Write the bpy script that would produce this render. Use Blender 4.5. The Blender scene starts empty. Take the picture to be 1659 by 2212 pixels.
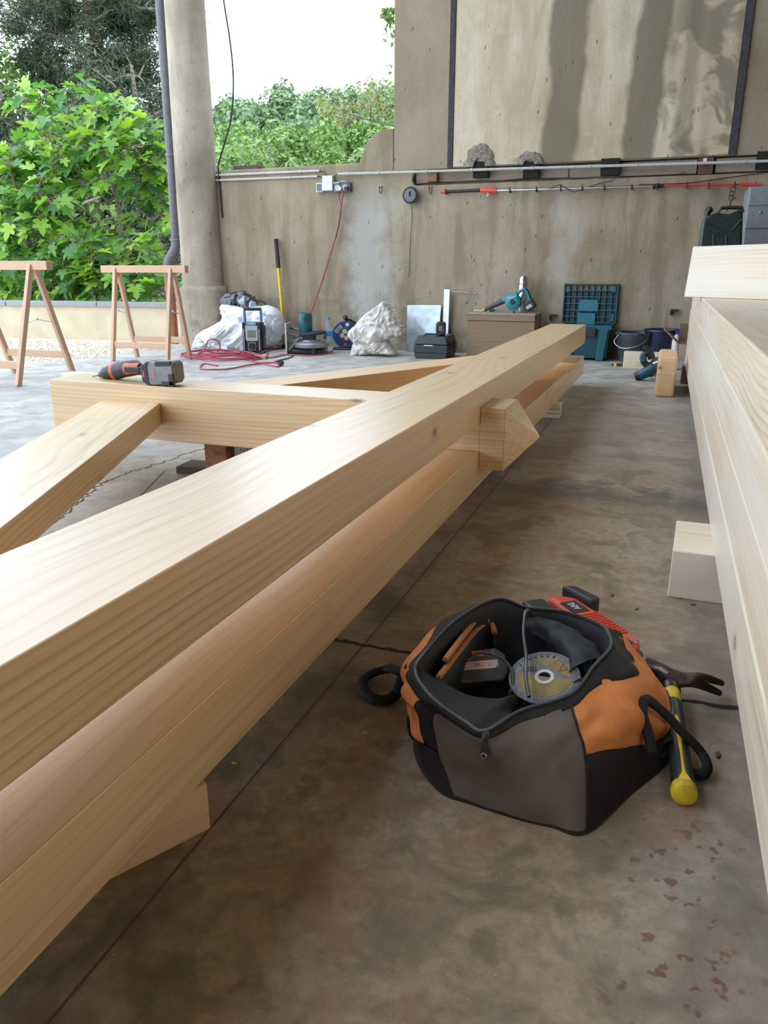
import bpy, bmesh, math, random
from mathutils import Vector, Matrix, noise, Euler
PI = math.pi
S = bpy.context.scene
C = S.collection
# ------------------------------------------------------------ camera, sky, exposure
CAM_H = 0.8; FPX = 1660.0; IW, IH = 1659.0, 2212.0
PITCH = math.atan((1106-582)/FPX); YAW = math.atan(640.5/(FPX/math.cos(PITCH)))
cd = bpy.data.cameras.new('camera'); cam = bpy.data.objects.new('camera', cd); C.objects.link(cam)
cd.sensor_fit = 'VERTICAL'; cd.sensor_height = 24.0; cd.lens = 24.0*FPX/IH
cd.clip_start = 0.02; cd.clip_end = 900
cam.location = (0, 0, CAM_H); cam.rotation_euler = (PI/2-PITCH, 0, YAW)
S.camera = cam
S.view_settings.view_transform = 'Standard'; S.view_settings.look = 'None'
S.view_settings.gamma = 1.0; S.view_settings.use_curve_mapping = False
S.view_settings.exposure = 0.15
w = bpy.data.worlds.new('world'); S.world = w; w.use_nodes = True
nt = w.node_tree; bg = nt.nodes['Background']
SKY = 3.6
tc = nt.nodes.new('ShaderNodeTexCoord'); nz = nt.nodes.new('ShaderNodeTexNoise'); nz.inputs['Scale'].default_value = 2.2
nz.inputs['Detail'].default_value = 4
cr = nt.nodes.new('ShaderNodeValToRGB')
cr.color_ramp.elements[0].position = .3; cr.color_ramp.elements[0].color = (.71,.86,1.05,1)
cr.color_ramp.elements[1].position = .7; cr.color_ramp.elements[1].color = (.80,.92,1.05,1)
nt.links.new(tc.outputs['Generated'], nz.inputs['Vector']); nt.links.new(nz.outputs['Fac'], cr.inputs[0])
nt.links.new(cr.outputs[0], bg.inputs['Color']); bg.inputs['Strength'].default_value = SKY
# ------------------------------------------------------------ helpers
_F = Vector((-math.sin(YAW)*math.cos(PITCH), math.cos(YAW)*math.cos(PITCH), -math.sin(PITCH)))
_R = Vector((math.cos(YAW), math.sin(YAW), 0)); _U = _R.cross(_F)
def P(px, py, x=None, y=None, z=None):
    """world point seen at a pixel of the photograph, on the plane x, y or z"""
    d = _F + _R*((px-IW/2)/FPX) - _U*((py-IH/2)/FPX)
    if z is not None: t = (z-CAM_H)/d.z
    elif x is not None: t = x/d.x
    else: t = y/d.y
    return Vector((0, 0, CAM_H)) + d*t
def T(x=0, y=0, z=0): return Matrix.Translation((x, y, z))
def RZ(a): return Matrix.Rotation(a, 4, 'Z')
def RX(a): return Matrix.Rotation(a, 4, 'X')
def RY(a): return Matrix.Rotation(a, 4, 'Y')
def tag(o, label=None, cat=None, group=None, kind=None):
    if label: o['label'] = label
    if cat: o['category'] = cat
    if group: o['group'] = group
    if kind: o['kind'] = kind
    return o
def empty(name, loc=(0,0,0), rz=0, rot=None):
    o = bpy.data.objects.new(name, None); C.objects.link(o); o.location = loc
    o.rotation_euler = rot if rot else (0, 0, rz); o.empty_display_size = .05
    return o
def spline(pts, n=6, closed=False):
    pts = [Vector(p) for p in pts]; m = len(pts); out = []
    rng = m if closed else m-1
    for i in range(rng):
        if closed: a, b, c, d = pts[(i-1)%m], pts[i], pts[(i+1)%m], pts[(i+2)%m]
        else: a, b, c, d = pts[max(i-1,0)], pts[i], pts[i+1], pts[min(i+2,m-1)]
        for k in range(n):
            t = k/n
            out.append(.5*((2*b)+(c-a)*t+(2*a-5*b+4*c-d)*t*t+(3*b-a-3*c+d)*t*t*t))
    if not closed: out.append(pts[-1].copy())
    return out
class MB:
    def __init__(s): s.bm = bmesh.new(); s.M = Matrix.Identity(4); s.mi = 0
    def v(s, p): return s.bm.verts.new(s.M @ Vector(p))
    def f(s, vs):
        try: fc = s.bm.faces.new(vs); fc.material_index = s.mi; return fc
        except ValueError: return None
    def box(s, x0, x1, y0, y1, z0, z1, M=None):
        M = M or Matrix.Identity(4)
        c = [s.v(M @ Vector(p)) for p in ((x0,y0,z0),(x1,y0,z0),(x1,y1,z0),(x0,y1,z0),(x0,y0,z1),(x1,y0,z1),(x1,y1,z1),(x0,y1,z1))]
        for q in ((0,3,2,1),(4,5,6,7),(0,1,5,4),(1,2,6,5),(2,3,7,6),(3,0,4,7)): s.f([c[i] for i in q])
        return s
    def cb(s, c, d, M=None):
        return s.box(c[0]-d[0]/2, c[0]+d[0]/2, c[1]-d[1]/2, c[1]+d[1]/2, c[2]-d[2]/2, c[2]+d[2]/2, M)
    def hexa(s, b, t):
        vb = [s.v(p) for p in b]; vt = [s.v(p) for p in t]; n = len(b)
        s.f(vb[::-1]); s.f(vt)
        for i in range(n): s.f([vb[i], vb[(i+1)%n], vt[(i+1)%n], vt[i]])
        return s
    def prism(s, pts, h0, h1, M=None, axis='z'):
        M = M or Matrix.Identity(4)
        if axis == 'y': fn = lambda p, h: M @ Vector((p[0], h, p[1]))
        elif axis == 'x': fn = lambda p, h: M @ Vector((h, p[0], p[1]))
        else: fn = lambda p, h: M @ Vector((p[0], p[1], h))
        return s.hexa([fn(p, h0) for p in pts], [fn(p, h1) for p in pts])
    def tube(s, pts, r, n=8, closed=False, cap=True, flat=1.0):
        pts = [Vector(p) for p in pts]; m = len(pts); rings = []; up = None
        for i, p in enumerate(pts):
            if closed: t = pts[(i+1)%m]-pts[(i-1)%m]
            else: t = pts[min(i+1,m-1)]-pts[max(i-1,0)]
            if t.length < 1e-9: t = Vector((0,0,1))
            t.normalize()
            if up is None: up = Vector((0,0,1)) if abs(t.z) < .9 else Vector((1,0,0))
            a = t.cross(up)
            if a.length < 1e-6: a = t.orthogonal()
            a.normalize(); b = a.cross(t); b.normalize(); up = b
            rr = r[i] if isinstance(r, (list, tuple)) else r
            rings.append([s.v(p + a*math.cos(2*PI*k/n)*rr + b*math.sin(2*PI*k/n)*rr*flat) for k in range(n)])
        for i in range(m if closed else m-1):
            A, B = rings[i], rings[(i+1)%m]
            for k in range(n): s.f([A[k], A[(k+1)%n], B[(k+1)%n], B[k]])
        if cap and not closed: s.f(rings[0][::-1]); s.f(rings[-1])
        return s
    def cyl(s, p0, p1, r, r1=None, n=20): return s.tube([p0, p1], [r, r if r1 is None else r1], n)
    def lathe(s, prof, n=24, M=None, cap=True):
        M = M or Matrix.Identity(4); rings = []
        for r, z in prof:
            if r < 1e-6: rings.append([s.v(M @ Vector((0,0,z)))])
            else: rings.append([s.v(M @ Vector((r*math.cos(2*PI*k/n), r*math.sin(2*PI*k/n), z))) for k in range(n)])
        for A, B in zip(rings, rings[1:]):
            if len(A) == 1 and len(B) == 1: continue
            for k in range(n):
                if len(A) == 1: s.f([A[0], B[(k+1)%n], B[k]][::-1])
                elif len(B) == 1: s.f([A[k], A[(k+1)%n], B[0]])
                else: s.f([A[k], A[(k+1)%n], B[(k+1)%n], B[k]])
        if cap and len(rings[0]) > 1: s.f(rings[0][::-1])
        if cap and len(rings[-1]) > 1: s.f(rings[-1])
        return s
    def ball(s, c, r, sub=2, nz=0, fr=3, seed=0):
        if not isinstance(r, (list, tuple)): r = (r, r, r)
        d = bmesh.ops.create_icosphere(s.bm, subdivisions=sub, radius=1)
        for v in d['verts']:
            k = 1 + (noise.noise(v.co*fr+Vector((seed,seed*1.7,0)))*nz if nz else 0)
            v.co = s.M @ Vector((c[0]+v.co.x*r[0]*k, c[1]+v.co.y*r[1]*k, c[2]+v.co.z*r[2]*k))
        for fc in {f for v in d['verts'] for f in v.link_faces}: fc.material_index = s.mi
        return s
    def grid(s, rows, cu=False, cv=False):
        V = [[s.v(p) for p in r] for r in rows]; n = len(V); m = len(V[0])
        for i in range(n if cv else n-1):
            for j in range(m if cu else m-1):
                s.f([V[i][j], V[i][(j+1)%m], V[(i+1)%n][(j+1)%m], V[(i+1)%n][j]])
        return s
    def build(s, name, mat, parent=None, smooth=False, bevel=0, sub=0, recalc=True, sharp=35, seg=2, solid=0):
        if recalc: bmesh.ops.recalc_face_normals(s.bm, faces=s.bm.faces[:])
        me = bpy.data.meshes.new(name); s.bm.to_mesh(me); s.bm.free()
        for m in (mat if isinstance(mat, (list, tuple)) else [mat]): me.materials.append(m)
        if smooth:
            for p in me.polygons: p.use_smooth = True
            me.set_sharp_from_angle(angle=math.radians(sharp))
        o = bpy.data.objects.new(name, me); C.objects.link(o)
        if parent: o.parent = parent
        if solid: md = o.modifiers.new('t', 'SOLIDIFY'); md.thickness = solid; md.offset = 0
        if bevel:
            md = o.modifiers.new('b', 'BEVEL'); md.width = bevel; md.segments = seg; md.limit_method = 'ANGLE'; md.angle_limit = math.radians(40)
            if hasattr(md, 'harden_normals'): md.harden_normals = False
        if sub: md = o.modifiers.new('s', 'SUBSURF'); md.levels = sub; md.render_levels = sub
        return o
def text(name, body, size, M, mat, parent=None, ext=.0006, align='CENTER'):
    cu = bpy.data.curves.new(name, 'FONT'); cu.body = body; cu.size = size; cu.extrude = ext; cu.align_x = align; cu.align_y = 'CENTER'
    cu.resolution_u = 3
    tmp = bpy.data.objects.new(name+'_tmp', cu); C.objects.link(tmp)
    bpy.context.view_layer.update()
    me = bpy.data.meshes.new_from_object(tmp.evaluated_get(bpy.context.evaluated_depsgraph_get()))
    bpy.data.objects.remove(tmp)
    me.transform(M); me.materials.clear(); me.materials.append(mat)
    o = bpy.data.objects.new(name, me); C.objects.link(o)
    if parent: o.parent = parent
    return o
# ------------------------------------------------------------ materials
class NB:
    """small node builder"""
    def __init__(s, name):
        s.m = bpy.data.materials.new(name); s.m.use_nodes = True; s.t = s.m.node_tree
        s.b = s.t.nodes['Principled BSDF']; s.out = s.t.nodes['Material Output']
    def n(s, typ, **kw):
        nd = s.t.nodes.new('ShaderNode'+typ)
        for k, v in kw.items():
            if k.startswith('i_'): nd.inputs[k[2:].replace('_', ' ')].default_value = v
            else: setattr(nd, k, v)
        return nd
    def l(s, a, b): s.t.links.new(a, b)
    def coord(s, scale=(1,1,1), loc=(0,0,0), rnd=False, kind='Object', rot=(0,0,0)):
        tc = s.n('TexCoord'); mp = s.n('Mapping'); mp.inputs['Scale'].default_value = scale
        mp.inputs['Location'].default_value = loc; mp.inputs['Rotation'].default_value = rot
        src = tc.outputs[kind]
        if rnd:
            oi = s.n('ObjectInfo'); ml = s.n('VectorMath', operation='MULTIPLY_ADD')
            cx = s.n('CombineXYZ'); s.l(oi.outputs['Random'], cx.inputs[0]); s.l(oi.outputs['Random'], cx.inputs[1]); s.l(oi.outputs['Random'], cx.inputs[2])
            s.l(cx.outputs[0], ml.inputs[0]); ml.inputs[1].default_value = (17.3, 9.1, 23.7); s.l(src, ml.inputs[2]); src = ml.outputs[0]
        s.l(src, mp.inputs['Vector']); return mp.outputs[0]
    def noise(s, vec, scale, detail=4, rough=.55, dist=0):
        nd = s.n('TexNoise'); nd.inputs['Scale'].default_value = scale; nd.inputs['Detail'].default_value = detail
        nd.inputs['Roughness'].default_value = rough; nd.inputs['Distortion'].default_value = dist
        s.l(vec, nd.inputs['Vector']); return nd.outputs['Fac']
    def ramp(s, fac, stops, interp='LINEAR'):
        r = s.n('ValToRGB'); r.color_ramp.interpolation = interp
        e = r.color_ramp.elements
        while len(e) < len(stops): e.new(.5)
        for el, (p, c) in zip(e, stops):
            el.position = p
            el.color = (c, c, c, 1) if isinstance(c, (int, float)) else (c[0], c[1], c[2], 1)
        s.l(fac, r.inputs[0]); return r.outputs[0]
    def mix(s, fac, a, b, mode='MIX'):
        m = s.n('Mix', data_type='RGBA', blend_type=mode)
        for inp, val in ((m.inputs[0], fac), (m.inputs[6], a), (m.inputs[7], b)):
            if hasattr(val, 'links') or hasattr(val, 'is_output'): s.l(val, inp)
            elif isinstance(val, (int, float)): inp.default_value = val
            else: inp.default_value = (val[0], val[1], val[2], 1)
        return m.outputs[2]
    def math(s, op, a, b=None, c=None, clamp=False):
        m = s.n('Math', operation=op, use_clamp=clamp)
        for i, val in enumerate((a, b, c)):
            if val is None: continue
            if isinstance(val, (int, float)): m.inputs[i].default_value = val
            else: s.l(val, m.inputs[i])
        return m.outputs[0]
    def sep(s, vec):
        x = s.n('SeparateXYZ'); s.l(vec, x.inputs[0]); return x.outputs
    def band(s, v, a, b, soft=.01):
        """1 between a and b"""
        lo = s.n('MapRange'); lo.inputs[1].default_value = a-soft; lo.inputs[2].default_value = a+soft; s.l(v, lo.inputs[0])
        hi = s.n('MapRange'); hi.inputs[1].default_value = b-soft; hi.inputs[2].default_value = b+soft; hi.inputs[3].default_value = 1; hi.inputs[4].default_value = 0; s.l(v, hi.inputs[0])
        return s.math('MULTIPLY', lo.outputs[0], hi.outputs[0])
    def bump(s, h, strength=.3, dist=.01):
        b = s.n('Bump'); b.inputs['Strength'].default_value = strength; b.inputs['Distance'].default_value = dist
        s.l(h, b.inputs['Height']); s.l(b.outputs[0], s.b.inputs['Normal'])
    def fin(s, col=None, rough=None, metal=None, spec=None):
        for nm, val in (('Base Color', col), ('Roughness', rough), ('Metallic', metal), ('Specular IOR Level', spec)):
            if val is None: continue
            if isinstance(val, (int, float)): s.b.inputs[nm].default_value = val
            elif isinstance(val, (tuple, list)): s.b.inputs[nm].default_value = (val[0], val[1], val[2], 1)
            else: s.l(val, s.b.inputs[nm])
        return s.m
_mc = {}
def mat(name, col, rough=.55, metal=0, var=.12, scale=30, bump=.1, spec=.5, dirt=None, coat=0):
    """plain procedural material with slight mottling"""
    if name in _mc: return _mc[name]
    b = NB(name); v = b.coord(rnd=True)
    n = b.noise(v, scale, 5)
    lo = tuple(max(0, c*(1-var)) for c in col); hi = tuple(min(1, c*(1+var)) for c in col)
    c = b.ramp(n, [(.3, lo), (.7, hi)])
    if dirt:
        n2 = b.noise(v, scale*.35, 6, .7); c = b.mix(b.ramp(n2, [(.5, 0), (.68, dirt[3] if len(dirt) > 3 else .6)]), c, dirt[:3])
    if bump: b.bump(n, bump, .002)
    if coat: b.b.inputs['Coat Weight'].default_value = coat
    _mc[name] = b.fin(c, rough, metal, spec); return _mc[name]
def wood_mat(name, light, dark, fine=1.0, pith=.35, knots=1.0, lam=True, rough=.5, spec=.4, pale=None, coat=0):
    """spruce, grain along local X"""
    b = NB(name)
    v = b.coord((.5, 1, 1), rnd=True)
    wob = b.n('TexNoise'); wob.inputs['Scale'].default_value = 1.3; wob.inputs['Detail'].default_value = 2; b.l(v, wob.inputs['Vector'])
    sub = b.n('VectorMath', operation='SUBTRACT'); b.l(wob.outputs['Color'], sub.inputs[0]); sub.inputs[1].default_value = (.5,.5,.5)
    ad = b.n('VectorMath', operation='MULTIPLY_ADD'); b.l(sub.outputs[0], ad.inputs[0]); ad.inputs[1].default_value = (.0,.16,.16); b.l(v, ad.inputs[2])
    # growth rings: distance from a pith line below the beam
    mp = b.n('Mapping'); mp.inputs['Scale'].default_value = (.02, 1, 1); mp.inputs['Location'].default_value = (0, .13, .21); b.l(ad.outputs[0], mp.inputs['Vector'])
    wv = b.n('TexWave', wave_type='RINGS', rings_direction='X', wave_profile='SAW'); wv.inputs['Scale'].default_value = 20*fine
    wv.inputs['Distortion'].default_value = .6; wv.inputs['Detail'].default_value = 1; b.l(mp.outputs[0], wv.inputs['Vector'])
    g = b.ramp(wv.outputs['Fac'], [(0, 0), (.55, .12), (.9, 1), (1, .1)])
    st = b.noise(b.coord((1.2, 60, 60), rnd=True), 1.0, 3, .6)
    fiber = b.noise(b.coord((8, 260, 260), rnd=True), 1.0, 2)
    zone = b.noise(b.coord((.35, 2.2, 2.2), rnd=True), 1.4, 2)
    g2 = b.math('MULTIPLY', g, b.ramp(zone, [(.35, .15), (.65, .85)]))
    fac = b.math('ADD', b.math('MULTIPLY', g2, pith), b.math('MULTIPLY', b.ramp(st, [(.40, 0), (.72, 1)]), .5), clamp=True)
    c = b.mix(fac, light, dark)
    c = b.mix(b.math('MULTIPLY', fiber, .22), c, tuple(x*.72 for x in light))
    # slow colour drift (pinkish / yellowish boards)
    dr = b.noise(b.coord((.22, 3.1, 3.1), loc=(3,1,7), rnd=True), 1.1, 1)
    c = b.mix(b.ramp(dr, [(.42, 0), (.62, .45)]), c, tuple(min(1, x*y) for x, y in zip(light, (1.04, .90, .80))))
    if pale:
        pn = b.noise(b.coord((.4, 2, 2), loc=(9,4,2), rnd=True), 1.7, 3)
        c = b.mix(b.ramp(pn, [(.45, 0), (.6, .6)]), c, pale)
    if knots:
        kv = b.coord((3.6, 6.0, 6.0), rnd=True)
        vo = b.n('TexVoronoi'); vo.inputs['Scale'].default_value = 1.0; vo.inputs['Randomness'].default_value = 1; b.l(kv, vo.inputs['Vector'])
        k = b.ramp(vo.outputs['Distance'], [(.04*knots, 1), (.065*knots, .55), (.08*knots, .8), (.095*knots, .2), (.2*knots, 0)])
        k = b.math('MULTIPLY', k, b.math('GREATER_THAN', b.sep(vo.outputs['Color'])[0], .62))
        c = b.mix(k, c, (.16, .085, .04))
    b.bump(b.math('ADD', st, fiber), .12, .002)
    b.b.inputs['Coat Weight'].default_value = coat; b.b.inputs['Coat Roughness'].default_value = .32
    return b.fin(c, rough, 0, spec)
W_TRUSS = wood_mat('spruce_planed', (.84,.60,.33), (.52,.285,.10), fine=1.0, pith=.68, rough=.38, spec=.7, coat=.6)
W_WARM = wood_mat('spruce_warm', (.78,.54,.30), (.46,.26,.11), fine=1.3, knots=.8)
W_STACK = wood_mat('spruce_pale', (.76,.66,.50), (.46,.32,.18), fine=.9, pith=.62, pale=(.76,.70,.61), coat=.3, rough=.4)
W_PINE = wood_mat('batten_wood', (.52,.34,.19), (.34,.20,.10), fine=2.2, knots=.6)
W_OLD = wood_mat('old_timber', (.30,.225,.165), (.07,.05,.04), fine=2.0, knots=1.4, rough=.85, spec=.2, pale=(.30,.27,.235))
W_CRATE = wood_mat('plywood_aged', (.29,.195,.115), (.16,.10,.055), fine=.6, knots=.5, rough=.7)
BLACK = mat('black_plastic', (.018,.018,.02), .45)
RUBBER = mat('dark_rubber', (.03,.03,.033), .75)
GREYP = mat('grey_plastic', (.16,.165,.17), .5)
LGREY = mat('light_grey_plastic', (.52,.52,.49), .45)
TEAL = mat('teal_plastic', (.007,.10,.125), .38)
TEALD = mat('dark_teal_plastic', (.006,.055,.075), .45)
STEEL = mat('steel', (.55,.56,.57), .28, 1, bump=.02)
GALV = mat('galvanised_steel', (.40,.46,.50), .38, .75, var=.2, scale=14, bump=.02)
DSTEEL = mat('dark_forged_steel', (.10,.075,.065), .35, .8, var=.3, dirt=(.05,.03,.025))
RUST = mat('rusty_iron', (.10,.05,.035), .8, .3, var=.4)
ORANGE = mat('orange_plastic', (.75,.12,.03), .45)
RED = mat('red_plastic', (.70,.06,.035), .4)
YELLOW = mat('yellow_plastic', (.72,.50,.02), .45, dirt=(.12,.09,.03,.5))
BLUE = mat('blue_plastic', (.02,.08,.36), .4)
WHITEP = mat('white_plastic', (.70,.71,.67), .4)
CARD = mat('cardboard', (.42,.27,.16), .85, var=.08)
# ------------------------------------------------------------ concrete materials
def floor_mat():
    b = NB('concrete_floor'); v = b.coord()
    x, y, z = b.sep(v)
    n1 = b.noise(v, 1.3, 6, .6, .4); n2 = b.noise(v, 5.5, 6, .65, .6); n3 = b.noise(v, 38, 5, .7)
    c = b.ramp(n1, [(.3, (.30,.195,.115)), (.5, (.38,.275,.175)), (.7, (.47,.38,.28))])
    c = b.mix(b.ramp(n2, [(.38, .8), (.52, 0)]), c, (.15,.115,.06))
    c = b.mix(b.ramp(n3, [(.35, .55), (.6, 0)]), c, (.15,.118,.085))
    # greyer and paler towards the open side and back: sky light painted in
    dry = b.n('MapRange'); dry.inputs[1].default_value = -.75; dry.inputs[2].default_value = -2.4; b.l(b.math('ADD', x, b.math('MULTIPLY', n1, .9)), dry.inputs[0])
    lit_far = b.n('MapRange'); lit_far.inputs[1].default_value = 3.2; lit_far.inputs[2].default_value = 6.2; b.l(b.math('ADD', y, n1), lit_far.inputs[0])
    dd = b.math('MAXIMUM', dry.outputs[0], lit_far.outputs[0])
    g = b.ramp(b.noise(v, 3.1, 7, .65, 1.2), [(.32, (.30,.31,.33)), (.5, (.42,.415,.40)), (.66, (.58,.56,.50))])
    c = b.mix(b.math('MULTIPLY', dd, .85), c, g)
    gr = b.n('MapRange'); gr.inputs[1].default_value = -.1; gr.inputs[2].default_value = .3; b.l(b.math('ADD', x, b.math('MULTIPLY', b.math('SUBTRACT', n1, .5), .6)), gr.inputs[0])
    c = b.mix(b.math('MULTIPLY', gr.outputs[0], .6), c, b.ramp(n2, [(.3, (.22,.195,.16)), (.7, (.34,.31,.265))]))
    # dark oily band across the aisle and damp smear
    bd = b.band(b.math('ADD', y, b.math('MULTIPLY', b.math('SUBTRACT', n2, .5), .5)), 2.78, 2.93, .1)
    c = b.mix(b.math('MULTIPLY', b.math('MULTIPLY', bd, b.band(x, -.55, .25, .1)), .75), c, (.055,.052,.055))
    # reddish rust drips beside the hammer, olive damp spots elsewhere
    sp = b.n('TexVoronoi', feature='SMOOTH_F1'); sp.inputs['Scale'].default_value = 21; b.l(b.coord(), sp.inputs['Vector'])
    m1 = b.math('MULTIPLY', b.band(x, .0, .17, .04), b.band(y, .62, 1.12, .05))
    s1 = b.math('MULTIPLY', b.ramp(b.noise(v, 34, 2, .55), [(.60, 0), (.65, .75)]), m1)
    c = b.mix(s1, c, (.15,.052,.028))
    m2 = b.math('MULTIPLY', b.band(x, -.6, .05, .1), b.band(y, -1, 1.5, .35))
    s2 = b.math('MULTIPLY', b.ramp(b.noise(v, 11, 5, .65, .2), [(.53, 0), (.62, .55)]), m2)
    c = b.mix(s2, c, (.115,.10,.055))
    rd = b.ramp(b.noise(b.coord(loc=(4,2,0)), 6, 5, .7), [(.52, 0), (.64, .5)]); c = b.mix(rd, c, (.25,.135,.08))
    wh = b.ramp(b.noise(v, 95, 2, .5), [(.74, 0), (.78, .5)])
    c = b.mix(wh, c, (.5,.47,.42))
    b.bump(b.math('ADD', n3, b.math('MULTIPLY', n2, .6)), .25, .004)
    return b.fin(c, b.ramp(n2, [(.3, .55), (.7, .8)]), 0, .35)
def wall_mat(name, base, lo, hi, panel=False, streak=1):
    b = NB(name); v = b.coord(); x, y, z = b.sep(v)
    n1 = b.noise(v, .8, 6, .6, .5); n2 = b.noise(b.coord((3.2, 1, .45)), 2.2, 5, .6, .3); n3 = b.noise(v, 9, 6, .7, .4); n4 = b.noise(v, 55, 4, .7)
    c = b.ramp(n1, [(.3, lo), (.5, base), (.7, hi)])
    c = b.mix(b.ramp(n2, [(.4, .55*streak), (.52, 0)]), c, lo)
    c = b.mix(b.ramp(n2, [(.56, 0), (.68, .45*streak)]), c, hi)
    c = b.mix(b.ramp(n3, [(.55, 0), (.75, .45)]), c, hi)
    c = b.mix(b.ramp(n3, [(.28, .5), (.42, 0)]), c, lo)
    c = b.mix(b.ramp(n4, [(.25, .6), (.4, 0)]), c, tuple(q*.7 for q in lo))
    if not panel:
        # whitish cement smear left of the spool, dark grey patches near the floor
        wv = b.math('ADD', x, b.math('MULTIPLY', b.math('SUBTRACT', b.noise(v, 2.6, 4, .6), .5), 1.0))
        sm = b.math('MULTIPLY', b.band(wv, -3.2, -2.72, .12), b.band(z, .0, 1.5, .2))
        c = b.mix(b.math('MULTIPLY', sm, .62), c, (.50,.49,.46))
        wv2 = b.math('ADD', x, b.math('MULTIPLY', b.math('SUBTRACT', b.noise(v, 3.6, 4, .6), .5), .5))
        sm2 = b.math('MULTIPLY', b.band(wv2, -1.12, -.93, .05), b.band(z, .3, 1.5, .2))
        c = b.mix(b.math('MULTIPLY', sm2, .5), c, (.47,.44,.37))
        sm3 = b.math('MULTIPLY', b.ramp(b.noise(v, 3.3, 5, .6), [(.5, 0), (.6, 1)]), b.band(z, -.2, .55, .2))
        c = b.mix(b.math('MULTIPLY', sm3, .5), c, (.12,.11,.10))
    else:
        wv = b.math('ADD', x, b.math('MULTIPLY', b.math('SUBTRACT', b.noise(v, 1.5, 4, .6), .5), .22))
        wv = b.math('ADD', wv, b.math('MULTIPLY', b.math('SUBTRACT', z, 2.4), -.02))
        for a, e, k in ((-1.27, -.97, .85), (-.58, -.30, .85), (-.16, -.05, .5)):
            c = b.mix(b.math('MULTIPLY', b.band(wv, a, e, .025), k), c, (.185,.155,.10))
        rt = b.band(b.math('ADD', wv, 0), -.28, .4, .1)
        bl = b.math('MULTIPLY', b.ramp(b.noise(v, 2.4, 3, .5, 1.2), [(.48, 0), (.56, .7)]), rt)
        c = b.mix(bl, c, (.17,.145,.095))
    h = b.math('ADD', b.math('MULTIPLY', n3, .8), b.math('MULTIPLY', n4, .5))
    # small pits
    vo = b.n('TexVoronoi'); vo.inputs['Scale'].default_value = 9; b.l(b.coord((1, 1, .6)), vo.inputs['Vector'])
    pit = b.ramp(vo.outputs['Distance'], [(.05, 1), (.1, 0)])
    c = b.mix(b.math('MULTIPLY', pit, .55), c, tuple(q*.5 for q in lo))
    b.bump(b.math('SUBTRACT', h, pit), .55, .012)
    return b.fin(c, .88, 0, .2)
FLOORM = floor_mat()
WALLM = wall_mat('concrete_wall', (.335,.265,.178), (.22,.165,.105), (.43,.36,.26))
PANELM = wall_mat('concrete_panel', (.60,.51,.36), (.43,.345,.22), (.72,.64,.49), True)
BROWNC = wall_mat('brown_concrete', (.33,.265,.18), (.25,.20,.13), (.41,.34,.24), streak=.3)
COLM = wall_mat('column_concrete', (.38,.32,.24), (.23,.185,.13), (.50,.43,.335), streak=.8)
PLASTER = mat('cream_render', (.62,.52,.37), .9, var=.1, scale=6, bump=.2)
GRANITE = mat('grey_coping', (.30,.30,.31), .7, var=.12)
CRACKM = mat('crack_dark', (.03,.025,.02), .95)
CHALK = mat('chalk_line_red', (.17,.06,.05), .9)
BITUM = mat('joint_filler_dark', (.055,.05,.055), .9, var=.3)
# ------------------------------------------------------------ floor
m = MB()
edge = [(-5.15, 7.66), (-5.15, 6.6), (-5.13, 5.75), (-5.3, 5.42), (-5.62, 5.15), (-6.4, 4.9), (-8.5, 4.7)]
m.hexa([Vector((p[0], p[1], -.12)) for p in edge+[(-8.5,-7),(5.2,-7),(5.2,8.3),(-4.7,8.3),(-4.7,7.66)]][::-1],
       [Vector((p[0], p[1], 0)) for p in edge+[(-8.5,-7),(5.2,-7),(5.2,8.3),(-4.7,8.3),(-4.7,7.66)]][::-1])
def ribbon(m, pts, wd, mi, z=.0008, jit=0, sub=8, seed=1):
    rnd = random.Random(seed); pts = spline([(p[0], p[1], z) for p in pts], sub); m.mi = mi; L = []; Rr = []
    for i, p in enumerate(pts):
        t = (pts[min(i+1, len(pts)-1)]-pts[max(i-1, 0)]).normalized(); nrm = Vector((-t.y, t.x, 0))
        q = p + nrm*rnd.uniform(-jit, jit); ww = wd*rnd.uniform(.5, 1.3) if jit else wd
        L.append(q+nrm*ww/2); Rr.append(q-nrm*ww/2)
    m.grid([L, Rr]); m.mi = 0
ribbon(m, [(-8.0,1.40),(-3,1.42),(-1.0,1.437),(-.645,1.436),(.19,1.438),(.8,1.44),(5,1.45)], .014, 1, jit=.004, sub=60)
ribbon(m, [(-1.5,1.3),(-1.72,1.58),(-1.859,1.897),(-1.95,2.12),(-2.033,2.322),(-2.052,2.529),(-2.031,2.688),(-2.02,2.878),(-2.0,3.03),(-1.9,3.5)], .007, 1, jit=.012, sub=10, seed=4)
ribbon(m, [(-.572,.2),(-.576,1.2),(-.583,3.0),(-.59,5.0)], .0035, 2)
ribbon(m, [(-1.30,1.06),(-1.55,1.66),(-1.93,2.6)], .004, 2)
tag(m.build('floor', [FLOORM, CRACKM, CHALK]), kind='structure')
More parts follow.
